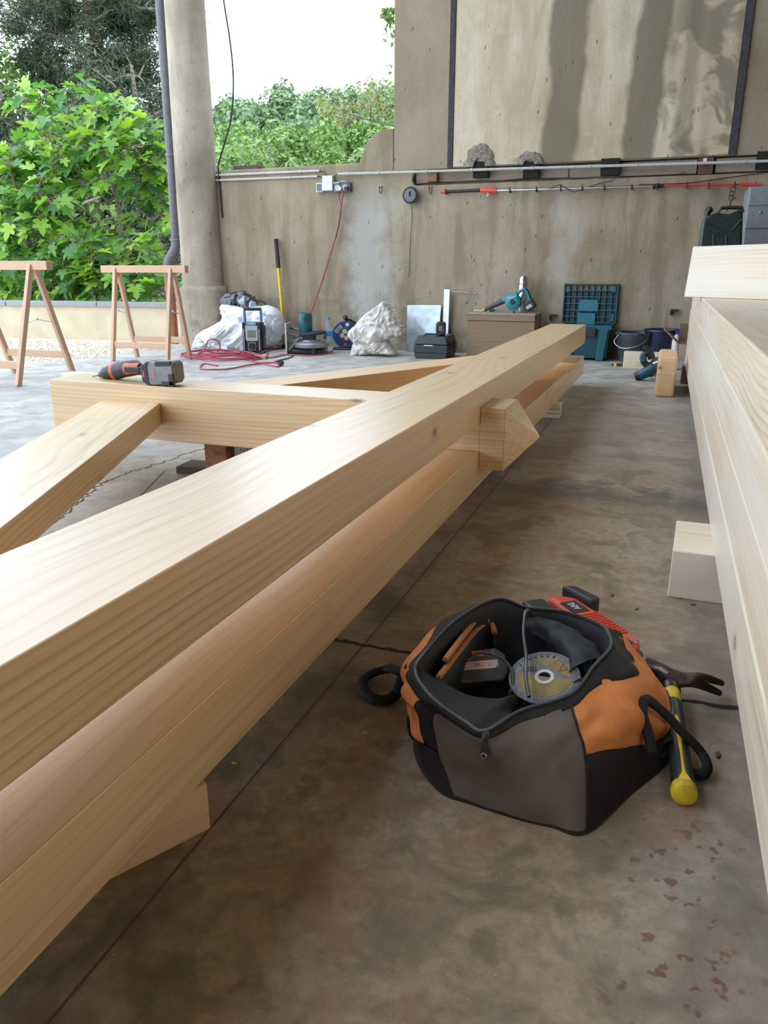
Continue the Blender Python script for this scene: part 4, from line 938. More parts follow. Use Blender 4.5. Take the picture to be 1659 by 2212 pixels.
# mitre saw standing on its side
ms = empty('mitre_saw', P(664,767,z=0)+Vector((-.02,.12,0)), .25)
ALU = mat('grey_cast_alloy', (.30,.30,.31), .45, .5)
MB().box(-.225,-.208,-.13,.14,.0,.30).build('fence_plate', mat('pale_alloy', (.50,.50,.50), .4, .4), ms, bevel=.003)
MB().box(-.19,.13,-.10,.12,.0,.055).build('base', BLACK, ms, bevel=.02)
MB().lathe([(0,.06),(.13,.06),(.165,.07),(.17,.10),(.155,.115),(.10,.125),(.09,.14),(0,.14)], 40, T(.0,0,0)).build('turntable_guard', ALU, ms, smooth=True)
MB().tube([(.02+.115*math.cos(a), .105*math.sin(a), .20+.01*math.cos(a)) for a in [i*PI/14 for i in range(28)]], .021, 10, closed=True, flat=.8).build('loop_handle', RUBBER, ms, smooth=True)
MB().box(-.10,.05,-.05,.06,.13,.22).build('gear_case', BLACK, ms, bevel=.015)
MB().lathe([(0,.20),(.062,.20),(.066,.215),(.066,.37),(.060,.39),(.052,.392),(.050,.375),(0,.375)], 32, T(-.045,.0,0)).build('motor', TEAL, ms, smooth=True)
MB().cyl((-.035,-.070,.335),(-.035,-.06,.335),.018).build('brush_cap', BLACK, ms, smooth=True)
m = MB()
for a, b_ in (((-.21,-.09,.20),(-.08,-.04,.17)),((-.21,-.07,.11),(-.06,-.05,.16)),((-.21,.05,.25),(-.08,.0,.22)),((-.2,-.1,.04),(-.1,-.08,.15))): m.tube([a, b_], .013, 8)
m.build('slide_arm', GREYP, ms, smooth=True); MB().cyl((.05,-.13,.035),(.05,-.09,.035),.026).build('lock_knob', BLACK, ms, smooth=True)
MB().cyl((.14,-.03,.165),(.16,-.03,.165),.018).build('trigger_block', BLACK, ms, smooth=True)
tag(ms, 'mitre saw standing on end, teal motor upright over a grey round guard', 'saw')
o = MB().lathe([(0,0),(.11,0),(.115,.006),(.06,.018),(0,.02)], 40).build('steel_dish', mat('pale_enamel', (.60,.63,.68), .35, .3), smooth=True); o.location = P(612,748,z=0)+Vector((-.02,.1,.012)); tag(o, 'pale round metal disc lying on the floor left of the mitre saw', 'disc')
# water bottle
wb = empty('water_bottle', P(708,764,z=0)+Vector((0,.03,0)))
bg_ = NB('clear_pet'); bg_.b.inputs['Transmission Weight'].default_value = .85; bg_.b.inputs['IOR'].default_value = 1.2; bg_.fin((.85,.92,.93), .08, 0, .5)
prof = [(0,.0),(.036,.0),(.042,.012)]
for k in range(9): prof += [(.042,.02+k*.018),(.0385,.028+k*.018)]
prof += [(.042,.19),(.042,.245),(.036,.275),(.018,.305),(.014,.315),(.014,.33),(0,.33)]
MB().lathe(prof, 28).build('bottle_body', bg_.m, wb, smooth=True, sharp=60); MB().lathe([(.0427,.17),(.0429,.171),(.0429,.222),(.0427,.223)], 28).build('label', mat('water_label', (.03,.30,.70), .35, var=.5, scale=18), wb, smooth=True)
MB().lathe([(0,.328),(.0175,.328),(.0175,.350),(0,.352)], 20).build('cap', mat('cap_blue', (.02,.25,.75), .4), wb, smooth=True)
tag(wb, 'clear water bottle with blue cap and label between saw and blue reel', 'bottle')
# cable reel
cr_ = empty('cable_reel', P(741,757,z=0)+Vector((0,.08,0)), .35)
RB = mat('reel_blue', (.015,.05,.20), .4); M0 = T(0,-.03,.158) @ RX(PI/2)
MB().lathe([(0,0),(.125,0),(.135,.006),(.132,.014),(0,.016)], 48, M0).build('front_disc', RB, cr_, smooth=True)
MB().lathe([(0,-.11),(.13,-.11),(.13,-.098),(.085,-.098),(.085,-.004),(0,-.004)], 40, M0).build('drum', BLACK, cr_, smooth=True)
MB().lathe([(0,.016),(.076,.016),(.072,.026),(0,.026)], 36, M0).build('socket_plate', mat('reel_grey', (.07,.07,.08), .5), cr_, smooth=True)
for a in (0, 1, 2, 3):
    an = a*PI/2+.25; MB().lathe([(0,.026),(.024,.026),(.023,.034),(0,.035)], 20, M0 @ T(.034*math.cos(an), .034*math.sin(an), 0)).build('socket_cover', LGREY, cr_, smooth=True)
m = MB(); m.box(-.045,.045,-.020,.020,.016,.0172, M0 @ T(-.072,.055,0) @ RZ(.8)); m.build('rating_sticker', mat('sticker_grey', (.40,.37,.38), .5), cr_)
m = MB()
for k in range(3): m.box(-.035,.02,-.012+k*.009,-.009+k*.009,.0172,.018, M0 @ T(-.072,.055,0) @ RZ(.8))
m.build('sticker_print', BLACK, cr_)
MB().lathe([(0,.016),(.02,.016),(.02,.0175),(0,.0175)], 20, M0 @ T(.018,.1,0)).build('white_sticker', WHITEP, cr_, smooth=True)
MB().lathe([(0,.016),(.018,.016),(.018,.0175),(0,.0175)], 20, M0 @ T(-.005,-.1,0)).build('red_sticker', RED, cr_, smooth=True)
MB().tube([(-.13,-.045,.012),(.12,-.045,.012),(.13,.09,.012),(-.12,.09,.012)], .011, 8, closed=True).build('foot_frame', mat('frame_dark', (.09,.10,.11), .4, .5), cr_, smooth=True)
m = MB(); m.tube([(.0,.02,.29),(.01,.02,.30),(.04,.02,.305),(.10,.02,.27),(.125,.02,.21)], .011, 8); m.build('carry_handle', BLACK, cr_, smooth=True)
MB().ball((.0,-.01,.325),(.028,.024,.026),2,.3,5).build('crank_knob', BLACK, cr_, smooth=True)
tag(cr_, 'round blue extension reel with four grey socket covers', 'cable reel')
# woven sack
y = 7.12; r = empty('woven_sack', (P(810,765,y=y).x, y, 0)); o0 = Vector(r.location)
WOV = cloth('woven_polypropylene', (.68,.64,.58), .55)
for ol, yo, th_, sd in (([(757,767),(775,771),(812,766),(856,768),(850,752),(838,735),(815,725),(790,722),(768,735)], .0, .15, 3), ([(754,720),(775,700),(800,700),(838,712),(850,728),(822,740),(795,748),(770,742)], -.03, .13, 5), ([(765,705),(785,680),(808,664),(829,650),(842,668),(856,700),(869,722),(850,730),(820,722),(790,715)], .03, .085, 8)):
    drape(ol, yo, th_, sd).build('sack_cloth', WOV, r, smooth=True, sharp=75)
m = MB(); rr = random.Random(2)
for k in range(46):
    t = k/45; a = Vector(q_(831+t*36, 655+t*65, .05)); e = a+Vector((rr.uniform(.01,.07), rr.uniform(-.02,.02), rr.uniform(-.03,.035))); m.tube([a-Vector((.02,0,.01)), (a+e)/2+Vector((0,0,.006)), e], .0013, 4)
m.build('frayed_threads', WHITEP, r); tag(r, 'off-white woven sack slumped on the floor, frayed hem pointing up', 'sack')
# sheet, straightedge, rod
q = [P(877,760,z=0.0)+Vector((0,.02,.003)), P(944,763,z=0)+Vector((0,.02,.003)), P(953,659,y=7.62), P(880,659,y=7.62)]
m = MB(); c0 = q[0]; m.hexa([p-c0 for p in q], [p-c0+Vector((0,-.003,0)) for p in q]); o = m.build('metal_sheet', GALV); o.location = c0; tag(o, 'rectangular shiny zinc sheet leaning on the wall between sack and black case', 'sheet')
a = P(955,764,z=0)+Vector((0,.1,0)); b_ = P(966,625,y=7.6)
m = MB(); dd = b_-a; m.hexa([V_(-.028,-.01,0), V_(.028,-.01,0), V_(.028,.01,0), V_(-.028,.01,0)], [dd+V_(-.028,-.01,0), dd+V_(.028,-.01,0), dd+V_(.028,.01,0), dd+V_(-.028,.01,0)]); o = m.build('aluminium_profile', mat('aluminium', (.66,.67,.69), .35, .7)); o.location = a; tag(o, 'upright aluminium straightedge leaning on the wall behind the black case', 'straightedge')
a = P(968,629,y=7.61); m = MB(); m.tube([(0,0,0), tuple(P(1028,634,y=7.63)-a)], .005, 8); m.ball(tuple(P(1028,634,y=7.63)-a), .009, 2); o = m.build('thin_rod', STEEL, smooth=True); o.location = a; tag(o, 'thin horizontal rod sticking right from the top of the straightedge', 'rod')
# black case
bc = empty('black_tool_case', P(893,774,z=0), .03); DK = mat('case_black', (.028,.030,.034), .5, var=.2)
h = P(893,726,y=bc.location.y).z
m = MB(); m.hexa([(.02,.0,0),(.31,.0,0),(.31,.36,0),(.02,.36,0)], [(.0,.0,.05),(.325,.0,.05),(.325,.38,.05),(.0,.38,.05)]); m.box(0,.325,0,.38,.05,h*.62); m.build('case_base', DK, bc, bevel=.008)
m = MB(); m.hexa([(.0,.0,h*.64),(.325,.0,h*.64),(.325,.38,h*.64),(0,.38,h*.64)], [(.025,.03,h),(.30,.03,h),(.30,.36,h),(.025,.36,h)]); m.build('case_lid', DK, bc, bevel=.008)
MB().box(.10,.19,-.006,.004,h*.56,h*.62).build('latch', mat('latch_grey', (.45,.46,.47), .3, .5), bc, bevel=.004)
m = MB(); m.box(.322,.334,.10,.16,h*.4,h*.75); m.box(.322,.334,.24,.30,h*.4,h*.75); m.build('side_catches', BLACK, bc, bevel=.003)
MB().tube([(.10,.05,h),(.10,.05,h+.018),(.24,.05,h+.018),(.24,.05,h)], .009, 8).build('carry_handle', BLACK, bc, smooth=True)
tag(bc, 'black plastic tool case on the floor in front of the straightedge', 'case')
tl = empty('cordless_lamp', P(952,722,y=bc.location.y+.10), .2); tl.location.z = h+.001
m = MB(); m.prism([(-.036,.006),(.036,.006),(.044,.03),(.044,.11),(.03,.128),(-.03,.128),(-.044,.11),(-.044,.03)], -.03, .06, axis='y'); m.build('housing', BLACK, tl, bevel=.008)
m = MB(); m.tube([(.034*math.cos(a)*1.0, -.033, .068+.05*math.sin(a)) for a in [i*PI/10 for i in range(20)]], .007, 8, closed=True); m.build('front_ring', TEALD, tl, smooth=True)
MB().box(-.02,.02,-.036,-.028,.045,.095).build('contact_window', mat('copper_brown', (.26,.13,.09), .4), tl, bevel=.003)
MB().box(-.033,.04,-.02,.06,.0,.014).build('foot', BLACK, tl, bevel=.004)
tag(tl, 'small black and teal cordless tool standing on the black case', 'tool')
# plywood crate
ya = 7.22; xa = P(1010,676,y=ya).x; xb = P(1156,678,y=ya).x; zb = P(1010,676,y=ya).z
wc = empty('plywood_crate', (xa, ya, 0)); W_ = xb-xa
MB().box(0, W_, 0, .012, 0, zb-.012).build('front_panel', W_CRATE, wc, bevel=.002); MB().box(0, W_, -.004, 0, zb-.07, zb-.066).build('groove', DARKH, wc)
MB().box(W_-.012, W_, .012, .36, 0, zb-.012).build('side_panel', W_OLD, wc); MB().box(0, .012, .012, .36, 0, zb-.012).build('side_panel', W_CRATE, wc); MB().box(0, W_, .348, .36, 0, zb-.012).build('back_panel', W_CRATE, wc)
MB().box(-.004, W_+.004, -.004, .364, zb-.012, zb).build('top_panel', mat('ply_top', (.36,.31,.25), .75, var=.2), wc, bevel=.002)
tag(wc, 'brown plywood crate against the wall carrying the teal blower', 'crate')
ZC = zb
def onc(px, py, dz=0):  # a point on the crate top
    q = P(px, py, z=ZC); return q+Vector((0,0,dz))
# blower
YB = ya+.13; bw = empty('cordless_blower', (P(1112,672,y=YB).x, YB, ZC)); o0 = Vector(bw.location)
def b3(px, py, dy=0): q = P(px, py, y=YB+dy)-o0; return (q.x, dy, q.z)
MT = mat('blower_teal', (.015,.22,.26), .38)
c = b3(1109,652); Mv = T(c[0],0,c[2]) @ RX(PI/2)
MB().lathe([(0,-.045),(.062,-.045),(.072,-.03),(.074,0),(.070,.03),(.055,.042),(.025,.045),(.024,.032),(0,.032)], 36, Mv).build('fan_housing', MT, bw, smooth=True)
MB().lathe([(.0,.033),(.023,.034),(.021,.05),(.0,.05)], 20, Mv @ T(-.005,-.0,0)).build('intake_cap', BLACK, bw, smooth=True)
MB().tube([b3(1118,640), b3(1103,642), b3(1088,650)], [.04,.036,.028], 16).build('outlet', MT, bw, smooth=True)
MB().tube([b3(1088,650), b3(1070,658), b3(1049,668)], [.027,.024,.017], 16).build('nozzle', mat('nozzle_dark', (.05,.052,.058), .4), bw, smooth=True)
MB().tube(spline([b3(1117,636), b3(1124,629), b3(1133,625), b3(1139,632), b3(1144,648)],5), .0135, 12).build('handle', MT, bw, smooth=True)
MB().tube(spline([b3(1135,623), b3(1142,633), b3(1147,650)],5), .011, 10).build('grip', BLACK, bw, smooth=True)
q = b3(1145,660); MB().cb((0,0,0), (.095,.075,.085)).build('battery', BLACK, bw, bevel=.01).matrix_local = T(q[0]+.0,0,q[2]+.005) @ RY(-.6)
MB().box(-.035,.02,-.039,-.037,-.02,.01).build('battery_stripe', SIL, bw).matrix_local = T(q[0],0,q[2]) @ RY(-.6)
text('logo_text', 'makita', .03, T(c[0]-.004, -.0445, c[2]+.045) @ RX(PI/2) @ RZ(.35), WHITEP, bw, .0006)
q = b3(1110,672); MB().cyl((q[0],0,.0),(q[0],0,.02),.008,n=10).build('foot', BLACK, bw)
tag(bw, 'teal cordless blower with a dark nozzle resting on the crate', 'blower')
th = empty('steel_thermos', (P(1129,640,y=YB+.17).x, YB+.17, ZC)); ht = P(1129,596,y=YB+.17).z-ZC
MB().lathe([(0,0),(.044,0),(.046,.01),(.046,ht*.76),(.044,ht*.775),(0,ht*.775)], 32).build('flask_body', STEEL, th, smooth=True)
MB().lathe([(0,ht*.785),(.043,ht*.785),(.043,ht*.93),(.034,ht*.985),(.028,ht),(0,ht)], 32).build('cup', STEEL, th, smooth=True); MB().lathe([(.0,ht*.77),(.0435,ht*.77),(.0435,ht*.79),(0,ht*.79)], 32).build('seal', BLACK, th, smooth=True)
tag(th, 'brushed steel thermos standing behind the blower on the crate', 'flask')
uk = empty('utility_knife', onc(1055,673)); uk.location.z = ZC+.012; uk.rotation_euler = (0,0,-.1)
MB().tube([(-.055,0,0),(-.03,0,0),(.04,0,0),(.06,0,0)], [.011,.014,.013,.010], 10).build('handle', BLACK, uk, smooth=True)
for x_ in (-.05, .0, ): MB().tube([(x_-.012,0,.001),(x_+.012,0,.001)], .0155, 10).build('yellow_band', YELLOW, uk, smooth=True)
MB().box(.055,.12,-.006,.006,-.006,.0).build('tip', DSTEEL, uk); MB().box(-.15,-.055,-.006,.006,-.004,.0).build('blade', STEEL, uk)
tag(uk, 'yellow and black hand tool lying on the front edge of the crate', 'hand tool')
# tool chest
yc = 7.36; ch_ = empty('tool_chest', (P(1262,779,y=yc).x, yc, 0)); o0 = Vector(ch_.location)
def c3(px, py, y_): q = P(px, py, y=y_)-o0; return q
zr = c3(1300,704,yc).z; xl, xr = c3(1212,704,yc).x, c3(1322,704,yc).x; bl_, br_ = c3(1222,779,yc).x, c3(1308,779,yc).x
m = MB(); m.hexa([(bl_,.02,.02),(br_,.02,.02),(br_,.25,.02),(bl_,.25,.02)], [(xl+.015,0,zr-.03),(xr-.015,0,zr-.03),(xr-.015,.28,zr-.03),(xl+.015,.28,zr-.03)]); m.build('chest_body', TEALD, ch_, bevel=.006)
MB().box(xl,xr,-.012,.285,zr-.035,zr).build('rim', TEAL, ch_, bevel=.005)
for a0, a1 in ((xl+.02, xl+.10), (xr-.105, xr-.025)):
    MB().hexa([(a0*.85,-.004,0),(a1*.85,-.004,0),(a1*.85,.05,0),(a0*.85,.05,0)], [(a0,-.012,zr-.03),(a1,-.012,zr-.03),(a1,.03,zr-.03),(a0,.03,zr-.03)]).build('corner_pillar', TEAL, ch_, bevel=.008)
mid = (xl+xr)/2+.015; MB().box(mid-.045+.03,mid+.045+.03,-.035,-.005,zr-.10,zr-.015).build('latch', BLACK, ch_, bevel=.006)
yl = yc+.24; x0l, x1l = c3(1213,697,yl).x, c3(1330,697,yl).x; z0l, z1l = c3(1270,698,yl).z, c3(1270,613,yl).z
hh = z1l-z0l; ww = x1l-x0l
LM = T(x0l,.24,z0l) @ RX(-.05)
m = MB(); m.M = LM; m.box(0,ww,.045,.055,0,hh); m.box(0,.014,0,.055,0,hh); m.box(ww-.014,ww,0,.055,0,hh); m.box(0,ww,0,.055,0,.014); m.box(0,ww,0,.055,hh-.014,hh)
lo = m.build('lid', TEALD, ch_, bevel=.002)
m = MB(); m.M = LM
for k in range(1, 9): m.box(ww*k/9-.002, ww*k/9+.002, .015, .046, .01, hh-.01)
for k in range(1, 6): m.box(.01, ww-.01, .008, .046, hh*k/6-.004, hh*k/6+.004)
m.build('lid_ribs', TEAL, lo)
m = MB(); m.M = LM; m.prism([(ww*.30,hh*.30),(ww*.66,hh*.30),(ww*.66,hh*.52),(ww*.63,hh*.60),(ww*.34,hh*.60),(ww*.30,hh*.5)], -.006, .02, axis='y'); m.prism([(ww*.29,-.02),(ww*.62,-.02),(ww*.62,hh*.26),(ww*.29,hh*.26)], -.004, .02, axis='y'); m.build('holder_flaps', mat('chest_mid', (.015,.15,.20), .4), lo, bevel=.004)
for q_p in ((.02,.055,hh-.075,hh-.02),(ww-.055,ww-.02,hh-.075,hh-.02),(ww-.05,ww-.02,.02,.09)):
    m = MB(); m.M = LM; m.box(q_p[0],q_p[1],.005,.03,q_p[2],q_p[3]); m.build('corner_pad', TEAL, lo, bevel=.003)
tag(ch_, 'teal tool chest with its ribbed lid open against the wall', 'tool chest')
# buckets
def bucket(name, loc, rt, rb, h, mt, label, handle=True):
    b = empty(name, loc); MB().lathe([(0,.004),(rb-.004,.004),(rt-.008,h-.004),(rt+.008,h),(rt+.010,h-.014),(rt,h-.018),(rb,0),(0,0)], 40).build('pail', mt, b, smooth=True)
    if handle:
        pts = [(-rt*.75, -rt*.66, h-.01), (-rt*.98, -rt*.85, h*.70), (-rt*.6, -rt*1.12, h*.52), (0, -rt*1.2, h*.56), (rt*.5, -rt*1.05, h*.74), (rt*.66, -rt*.75, h-.015)]
        MB().tube(spline(pts, 6), .004, 8).build('wire_handle', STEEL, b, smooth=True)
        for p in (pts[0], pts[-1]): MB().ball(p, (.018,.012,.022), 2).build('ear', BLACK, b, smooth=True)
    tag(b, label, 'bucket'); return b
BK = mat('bucket_black', (.035,.038,.045), .5, var=.3, dirt=(.18,.18,.18,.35))
bx = P(1366,785,z=0); hb_ = P(1366,712,y=bx.y+.13).z
bucket('builders_bucket', (bx.x, bx.y+.14, 0), .175, .125, hb_-.02, BK, 'black mortar bucket with wire handle beside the tool chest')
bx2 = P(1432,760,z=0); bucket('builders_bucket', (P(1432,720,y=7.42).x, 7.42, 0), .155, .115, P(1432,711,y=7.42).z, mat('bucket_navy', (.012,.015,.05), .4), 'dark navy bucket behind, right of the black mortar bucket', False)
# stamped offcut in front of the bucket
a = P(1345,795,z=0); b_ = P(1425,792,z=0)
o = MB().box(0, .36, 0, .07, 0, P(1348,759,y=a.y).z).build('stamped_offcut', W_STACK, bevel=.004); o.location = a; o.rotation_euler = (0,0,-.03)
m = MB()
for zz in (.045, .030, .018):
    for k in range(9): m.box(.10+k*.015, .10+k*.015+.004+.006*((k*7+int(zz*1000)) % 3)/2, -.0008, 0, zz, zz+.008)
m.build('stamp_marks', mat('stamp_ink', (.40,.28,.17), .8), o)
tag(o, 'pale wooden offcut with faint stamped lettering standing before the black bucket', 'block')
# pliers
pl_ = empty('pliers', P(1334,791,z=0), .0); pl_.location.z = .0
m = MB(); m.tube([(-.055,0,.012),(-.01,0,.014),(.06,-.010,.012)], [.006,.011,.008], 8); m.tube([(-.055,.006,.012),(-.01,.01,.014),(.06,.030,.012)], [.006,.011,.008], 8); m.build('jaws_and_arms', RUST, pl_, smooth=True)
MB().lathe([(0,.0),(.016,.0),(.016,.028),(0,.028)], 16, T(-.018,.004,0)).build('yellow_hub', YELLOW, pl_, smooth=True); tag(pl_, 'small rusty pincers with a yellow hub on the floor near the bucket', 'pliers')
# carton at the end of the stack
ct = empty('open_carton', P(1463,800,z=0)+Vector((0,.25,0)), 0); ct.location.y = 6.95; ct.location.x = P(1462,770,y=6.95).x
hc = P(1462,743,y=6.95).z
m = MB(); m.box(0,.30,0,.004,0,hc); m.box(0,.30,.25,.254,0,hc); m.box(0,.004,0,.25,0,hc); m.box(.296,.30,0,.25,0,hc); m.box(0,.3,0,.25,0,.004); m.build('box_walls', mat('pink_card', (.42,.30,.25), .85), ct)
q = P(1434,712,y=6.95)-Vector(ct.location); MB().hexa([(0,0,hc-.004),(0,.25,hc-.004),(q.x,.25,q.z),(q.x,0,q.z)], [(.004,0,hc),(.004,.25,hc),(q.x+.004,.25,q.z+.004),(q.x+.004,0,q.z+.004)]).build('flap', CARD, ct)
MB().box(.0,.30,.252,.256,hc,hc+.15).build('back_flap', mat('brown_card_dark', (.22,.13,.08), .85), ct); MB().box(.005,.29,-.003,0,.01,.07).build('blue_label', mat('pale_blue_print', (.35,.45,.50), .7), ct)
tag(ct, 'open cardboard carton with a raised flap at the far end of the stack', 'carton')
sb = empty('spray_bottle', (P(1461,735,y=7.3).x, 7.3, 0)); zz = P(1461,722,y=7.3).z
MB().lathe([(0,0),(.035,0),(.035,zz-.06),(.03,zz-.03),(.012,zz),(0,zz)], 20).build('bottle_body', WHITEP, sb, smooth=True); MB().box(-.012,.03,-.012,.012,zz,zz+.03).build('nozzle_cap', BLUE, sb, bevel=.003)
MB().tube([(.02,0,zz+.02),(.10,.02,zz+.13)], .003, 6).build('straw', mat('straw_tan', (.45,.35,.2), .5), sb); tag(sb, 'white bottle with a blue cap and thin straw behind the carton', 'bottle')
# circular saw
cs = empty('circular_saw', P(1398,824,z=0)+Vector((0,.05,0)), 0); o0 = Vector(cs.location); YC_ = cs.location.y
def s3(px, py, dy=0): q = P(px, py, y=YC_+dy)-o0; return (q.x, dy, max(q.z, .006))
MB().tube([s3(1412,792), s3(1398,803), s3(1380,812)], [.042,.042,.036], 18).build('motor', TEAL, cs, smooth=True); MB().tube([s3(1381,811), s3(1372,815)], [.037,.033], 18).build('motor_end', BLACK, cs, smooth=True)
MB().tube(spline([s3(1404,792), s3(1393,785), s3(1389,773), s3(1395,763), s3(1405,760)],4), .024, 12).build('handle', BLACK, cs, smooth=True)
MB().tube([s3(1391,780,-.02), s3(1390,768,-.02)], .023, 12).build('handle_teal', TEAL, cs, smooth=True); MB().tube([s3(1388,752), s3(1402,754), s3(1408,775)], [.02,.03,.026], 12).build('battery', BLACK, cs, smooth=True)
a = Vector(s3(1409,768,.03)); b_ = Vector(s3(1422,800,.03)); MB().tube([a, b_], .02, 4, flat=.25).build('base_plate', STEEL, cs)
m = MB(); m.lathe([(0,0),(.075,0),(.075,.03),(0,.03)], 28, T(s3(1420,795)[0], .05, .10) @ RX(PI/2) @ RY(.4)); m.build('blade_guard', ALU, cs, smooth=True)
MB().box(-.03,.06,-.03,.03,.0,.016).build('shoe', STEEL, cs).matrix_local = T(s3(1412,822)[0],0,0); MB().cyl(s3(1400,808,.0), s3(1410,812,.0), .012, n=10).build('depth_knob', BLACK, cs, smooth=True)
MB().cyl(s3(1411,786,-.02), s3(1421,782,-.02), .014, n=12).build('spindle', STEEL, cs, smooth=True)
tag(cs, 'teal circular saw tipped on the floor behind the tall standing block', 'saw')
# red extension coil with plug
def cablep(name, pxpts, r, matl, label, parent=None, cat='cable', zf=None, seg=8, n=7):
    pts = []
    for i, p in enumerate(pxpts):
        z = p[2] if len(p) > 2 else r; pts.append(P(p[0], p[1], z=z))
    c0 = pts[0].copy(); o = MB().tube(spline([p-c0 for p in pts], seg), r, n).build(name, matl, parent, smooth=True)
    o.location = c0; 
    if not parent: tag(o, label, cat)
    return o
rr = random.Random(21); RC = mat('extension_red', (.42,.055,.085), .45, var=.15); c0 = P(485,772,z=0)
coil = []; 
for k in range(9):
    cx, cy = rr.uniform(-.12,.12), rr.uniform(-.1,.1); ra, rb_ = rr.uniform(.24,.42), rr.uniform(.14,.30); ph = rr.uniform(0,.6)
    for j in range(9): a = j/9*2*PI+ph; coil.append((cx+ra*math.cos(a)*rr.uniform(.85,1.1), cy+rb_*math.sin(a)*rr.uniform(.85,1.1), .008+.006*k*rr.random()))
ext = empty('extension_lead', c0); MB().tube(spline(coil, 5), .0062, 7).build('coiled_cable', RC, ext, smooth=True)
for pts in ([(392,764),(420,757),(440,755),(447,742,.12),(450,735,.17),(460,733,.19),(472,738,.15),(475,752,.06),(465,765)], [(470,790),(450,786),(437,787),(434,797),(470,798),(500,796),(540,788),(570,786),(598,792),(603,786),(590,783),(560,783),(530,776)], [(560,765),(580,757),(600,752),(625,749)], [(560,772),(590,772),(618,766),(660,768),(690,766),(710,760),(715,750,.03),(706,738,.10)], [(572,758),(578,765),(566,774),(540,778)]):
    q = [P(p[0], p[1], z=(p[2] if len(p) > 2 else .008))-c0 for p in pts]; MB().tube(spline(q, 8), .0062, 7).build('loose_length', RC, ext, smooth=True)
tag(ext, 'heap of tangled pinkish red extension lead on the floor by the radio', 'cable')
cablep('black_flex', [(645,752,.03),(634,765),(628,772),(605,778),(592,782)], .006, BLACK, 'short black mains flex from the mitre saw to the plug on the floor')
pgf = empty('mains_plug', P(607,790,z=0)); pgf.location.z = .024; MB().cyl((-.0,.012,0),(.006,-.03,0),.023,n=16).build('plug_body', RUBBER, pgf, smooth=True)
m = MB(); m.cyl((.0,-.03,.0),(.0,-.045,0),.003,n=6); m.cyl((.012,-.03,0),(.012,-.045,0),.003,n=6); m.build('pins', STEEL, pgf); tag(pgf, 'round black plug lying on the floor right of the red coil', 'plug')
o = MB().box(-.05,.05,-.03,.03,0,.03).build('wood_scrap', CARD, bevel=.002); o.location = P(563,776,z=0)+Vector((0,.03,0)); tag(o, 'little brown wood scrap on the floor in front of the radio', 'scrap')
o = MB().box(-.05,.04,-.02,.02,0,.022).build('paper_scrap', mat('cream_scrap', (.7,.58,.48), .7), bevel=.002); o.location = P(548,775,z=0)+Vector((-.06,-.02,0)); tag(o, 'cream scrap tucked into the red cable coil', 'scrap')
# iron piece on the parapet
cp = empty('iron_angle', P(505,357,y=YW+.12)); cp.location.z = 1.80; cp.rotation_euler = (0,0,.03)
MB().box(0,.33,-.02,.06,.0,.045).build('channel', mat('dark_iron', (.09,.08,.08), .7, .3, var=.3), cp, bevel=.004); MB().cyl((.30,-.02,.022),(.34,-.02,.022),.018,n=10).build('bolt', RUST, cp); MB().box(-.02,.35,-.04,.08,-.0,.004).build('packing', CARD, cp)
tag(cp, 'dark iron channel lying on top of the parapet wall', 'ironwork')
# ------------------------------------------------------------ drill on the cross timber
dr = empty('cordless_drill', (0,0,0)); YD_ = 2.63; dr.location = (P(262,790,y=YD_).x, YD_, .3585+.004); o0 = Vector(dr.location)
def d3(px, py, dy=0): q = P(px, py, y=YD_+dy)-o0; return (q.x, dy, q.z)
OR2 = mat('drill_orange', (.62,.13,.04), .45, dirt=(.12,.05,.03,.5)); DKG = mat('drill_grey', (.045,.045,.05), .5); GRY = mat('battery_grey', (.24,.235,.23), .5, dirt=(.1,.09,.08,.4))
def dz(t): return Vector((t[0], t[1], t[2]))
axis = [(200,813),(216,811),(224,806),(246,803),(252,801),(262,799),(306,794)]
MB().tube([d3(200,813.5), d3(217,810)], .0022, 8).build('driver_bit', mat('bit_red', (.22,.05,.04), .4, .5), dr, smooth=True)
MB().tube([d3(214,810.5), d3(219,809), d3(228,806), d3(244,803), d3(246,802.5)], [.008,.014,.026,.031,.030], 24).build('chuck', BLACK, dr, smooth=True)
MB().tube([d3(245,802.5), d3(252,801.5)], .034, 24).build('torque_ring', OR2, dr, smooth=True); MB().tube([d3(252,801.5), d3(262,799)], .034, 24).build('gear_ring', DKG, dr, smooth=True)
MB().tube([d3(261,799), d3(270,797), d3(296,794), d3(305,795)], [.036,.037,.034,.02], 20, flat=.9).build('motor_housing', DKG, dr, smooth=True)
m = MB(); m.tube([d3(272,797,-.022), d3(303,795,-.022)], [.024,.020], 12); m.build('orange_side', OR2, dr, smooth=True)
m = MB(); m.cb((0,0,0),(.075,.01,.022)); o = m.build('selector_recess', BLACK, dr, bevel=.003); q = d3(286,799,-.047); o.matrix_local = T(*q)
MB().tube([d3(300,800,-.0), d3(313,800,-.04), d3(325,800,-.05)], [.02,.018,.021], 14).build('grip', DKG, dr, smooth=True)
q = d3(354,800,-.06); bt = MB().prism([(-.052,-.045),(.055,-.042),(.067,-.025),(.067,.032),(.055,.046),(-.05,.046),(-.062,.03),(-.062,-.03)], -.04, .04, axis='y').build('battery', GRY, dr, bevel=.005); bt.matrix_local = T(q[0], q[1], .049) @ RY(-.05)
MB().prism([(-.078,-.03),(-.05,-.047),(-.035,-.046),(-.045,-.03),(-.045,.03),(-.035,.047),(-.05,.047),(-.078,.03)], -.042, .042, axis='y').build('battery_shoe', BLACK, bt, bevel=.004)
m = MB(); m.box(-.01,.062,-.0415,-.03,.028,.048); m.box(.01,.068,-.0415,-.03,-.047,-.028); m.box(.045,.069,-.0415,-.03,-.05,.0); m.build('battery_pads', BLACK, bt, bevel=.003)
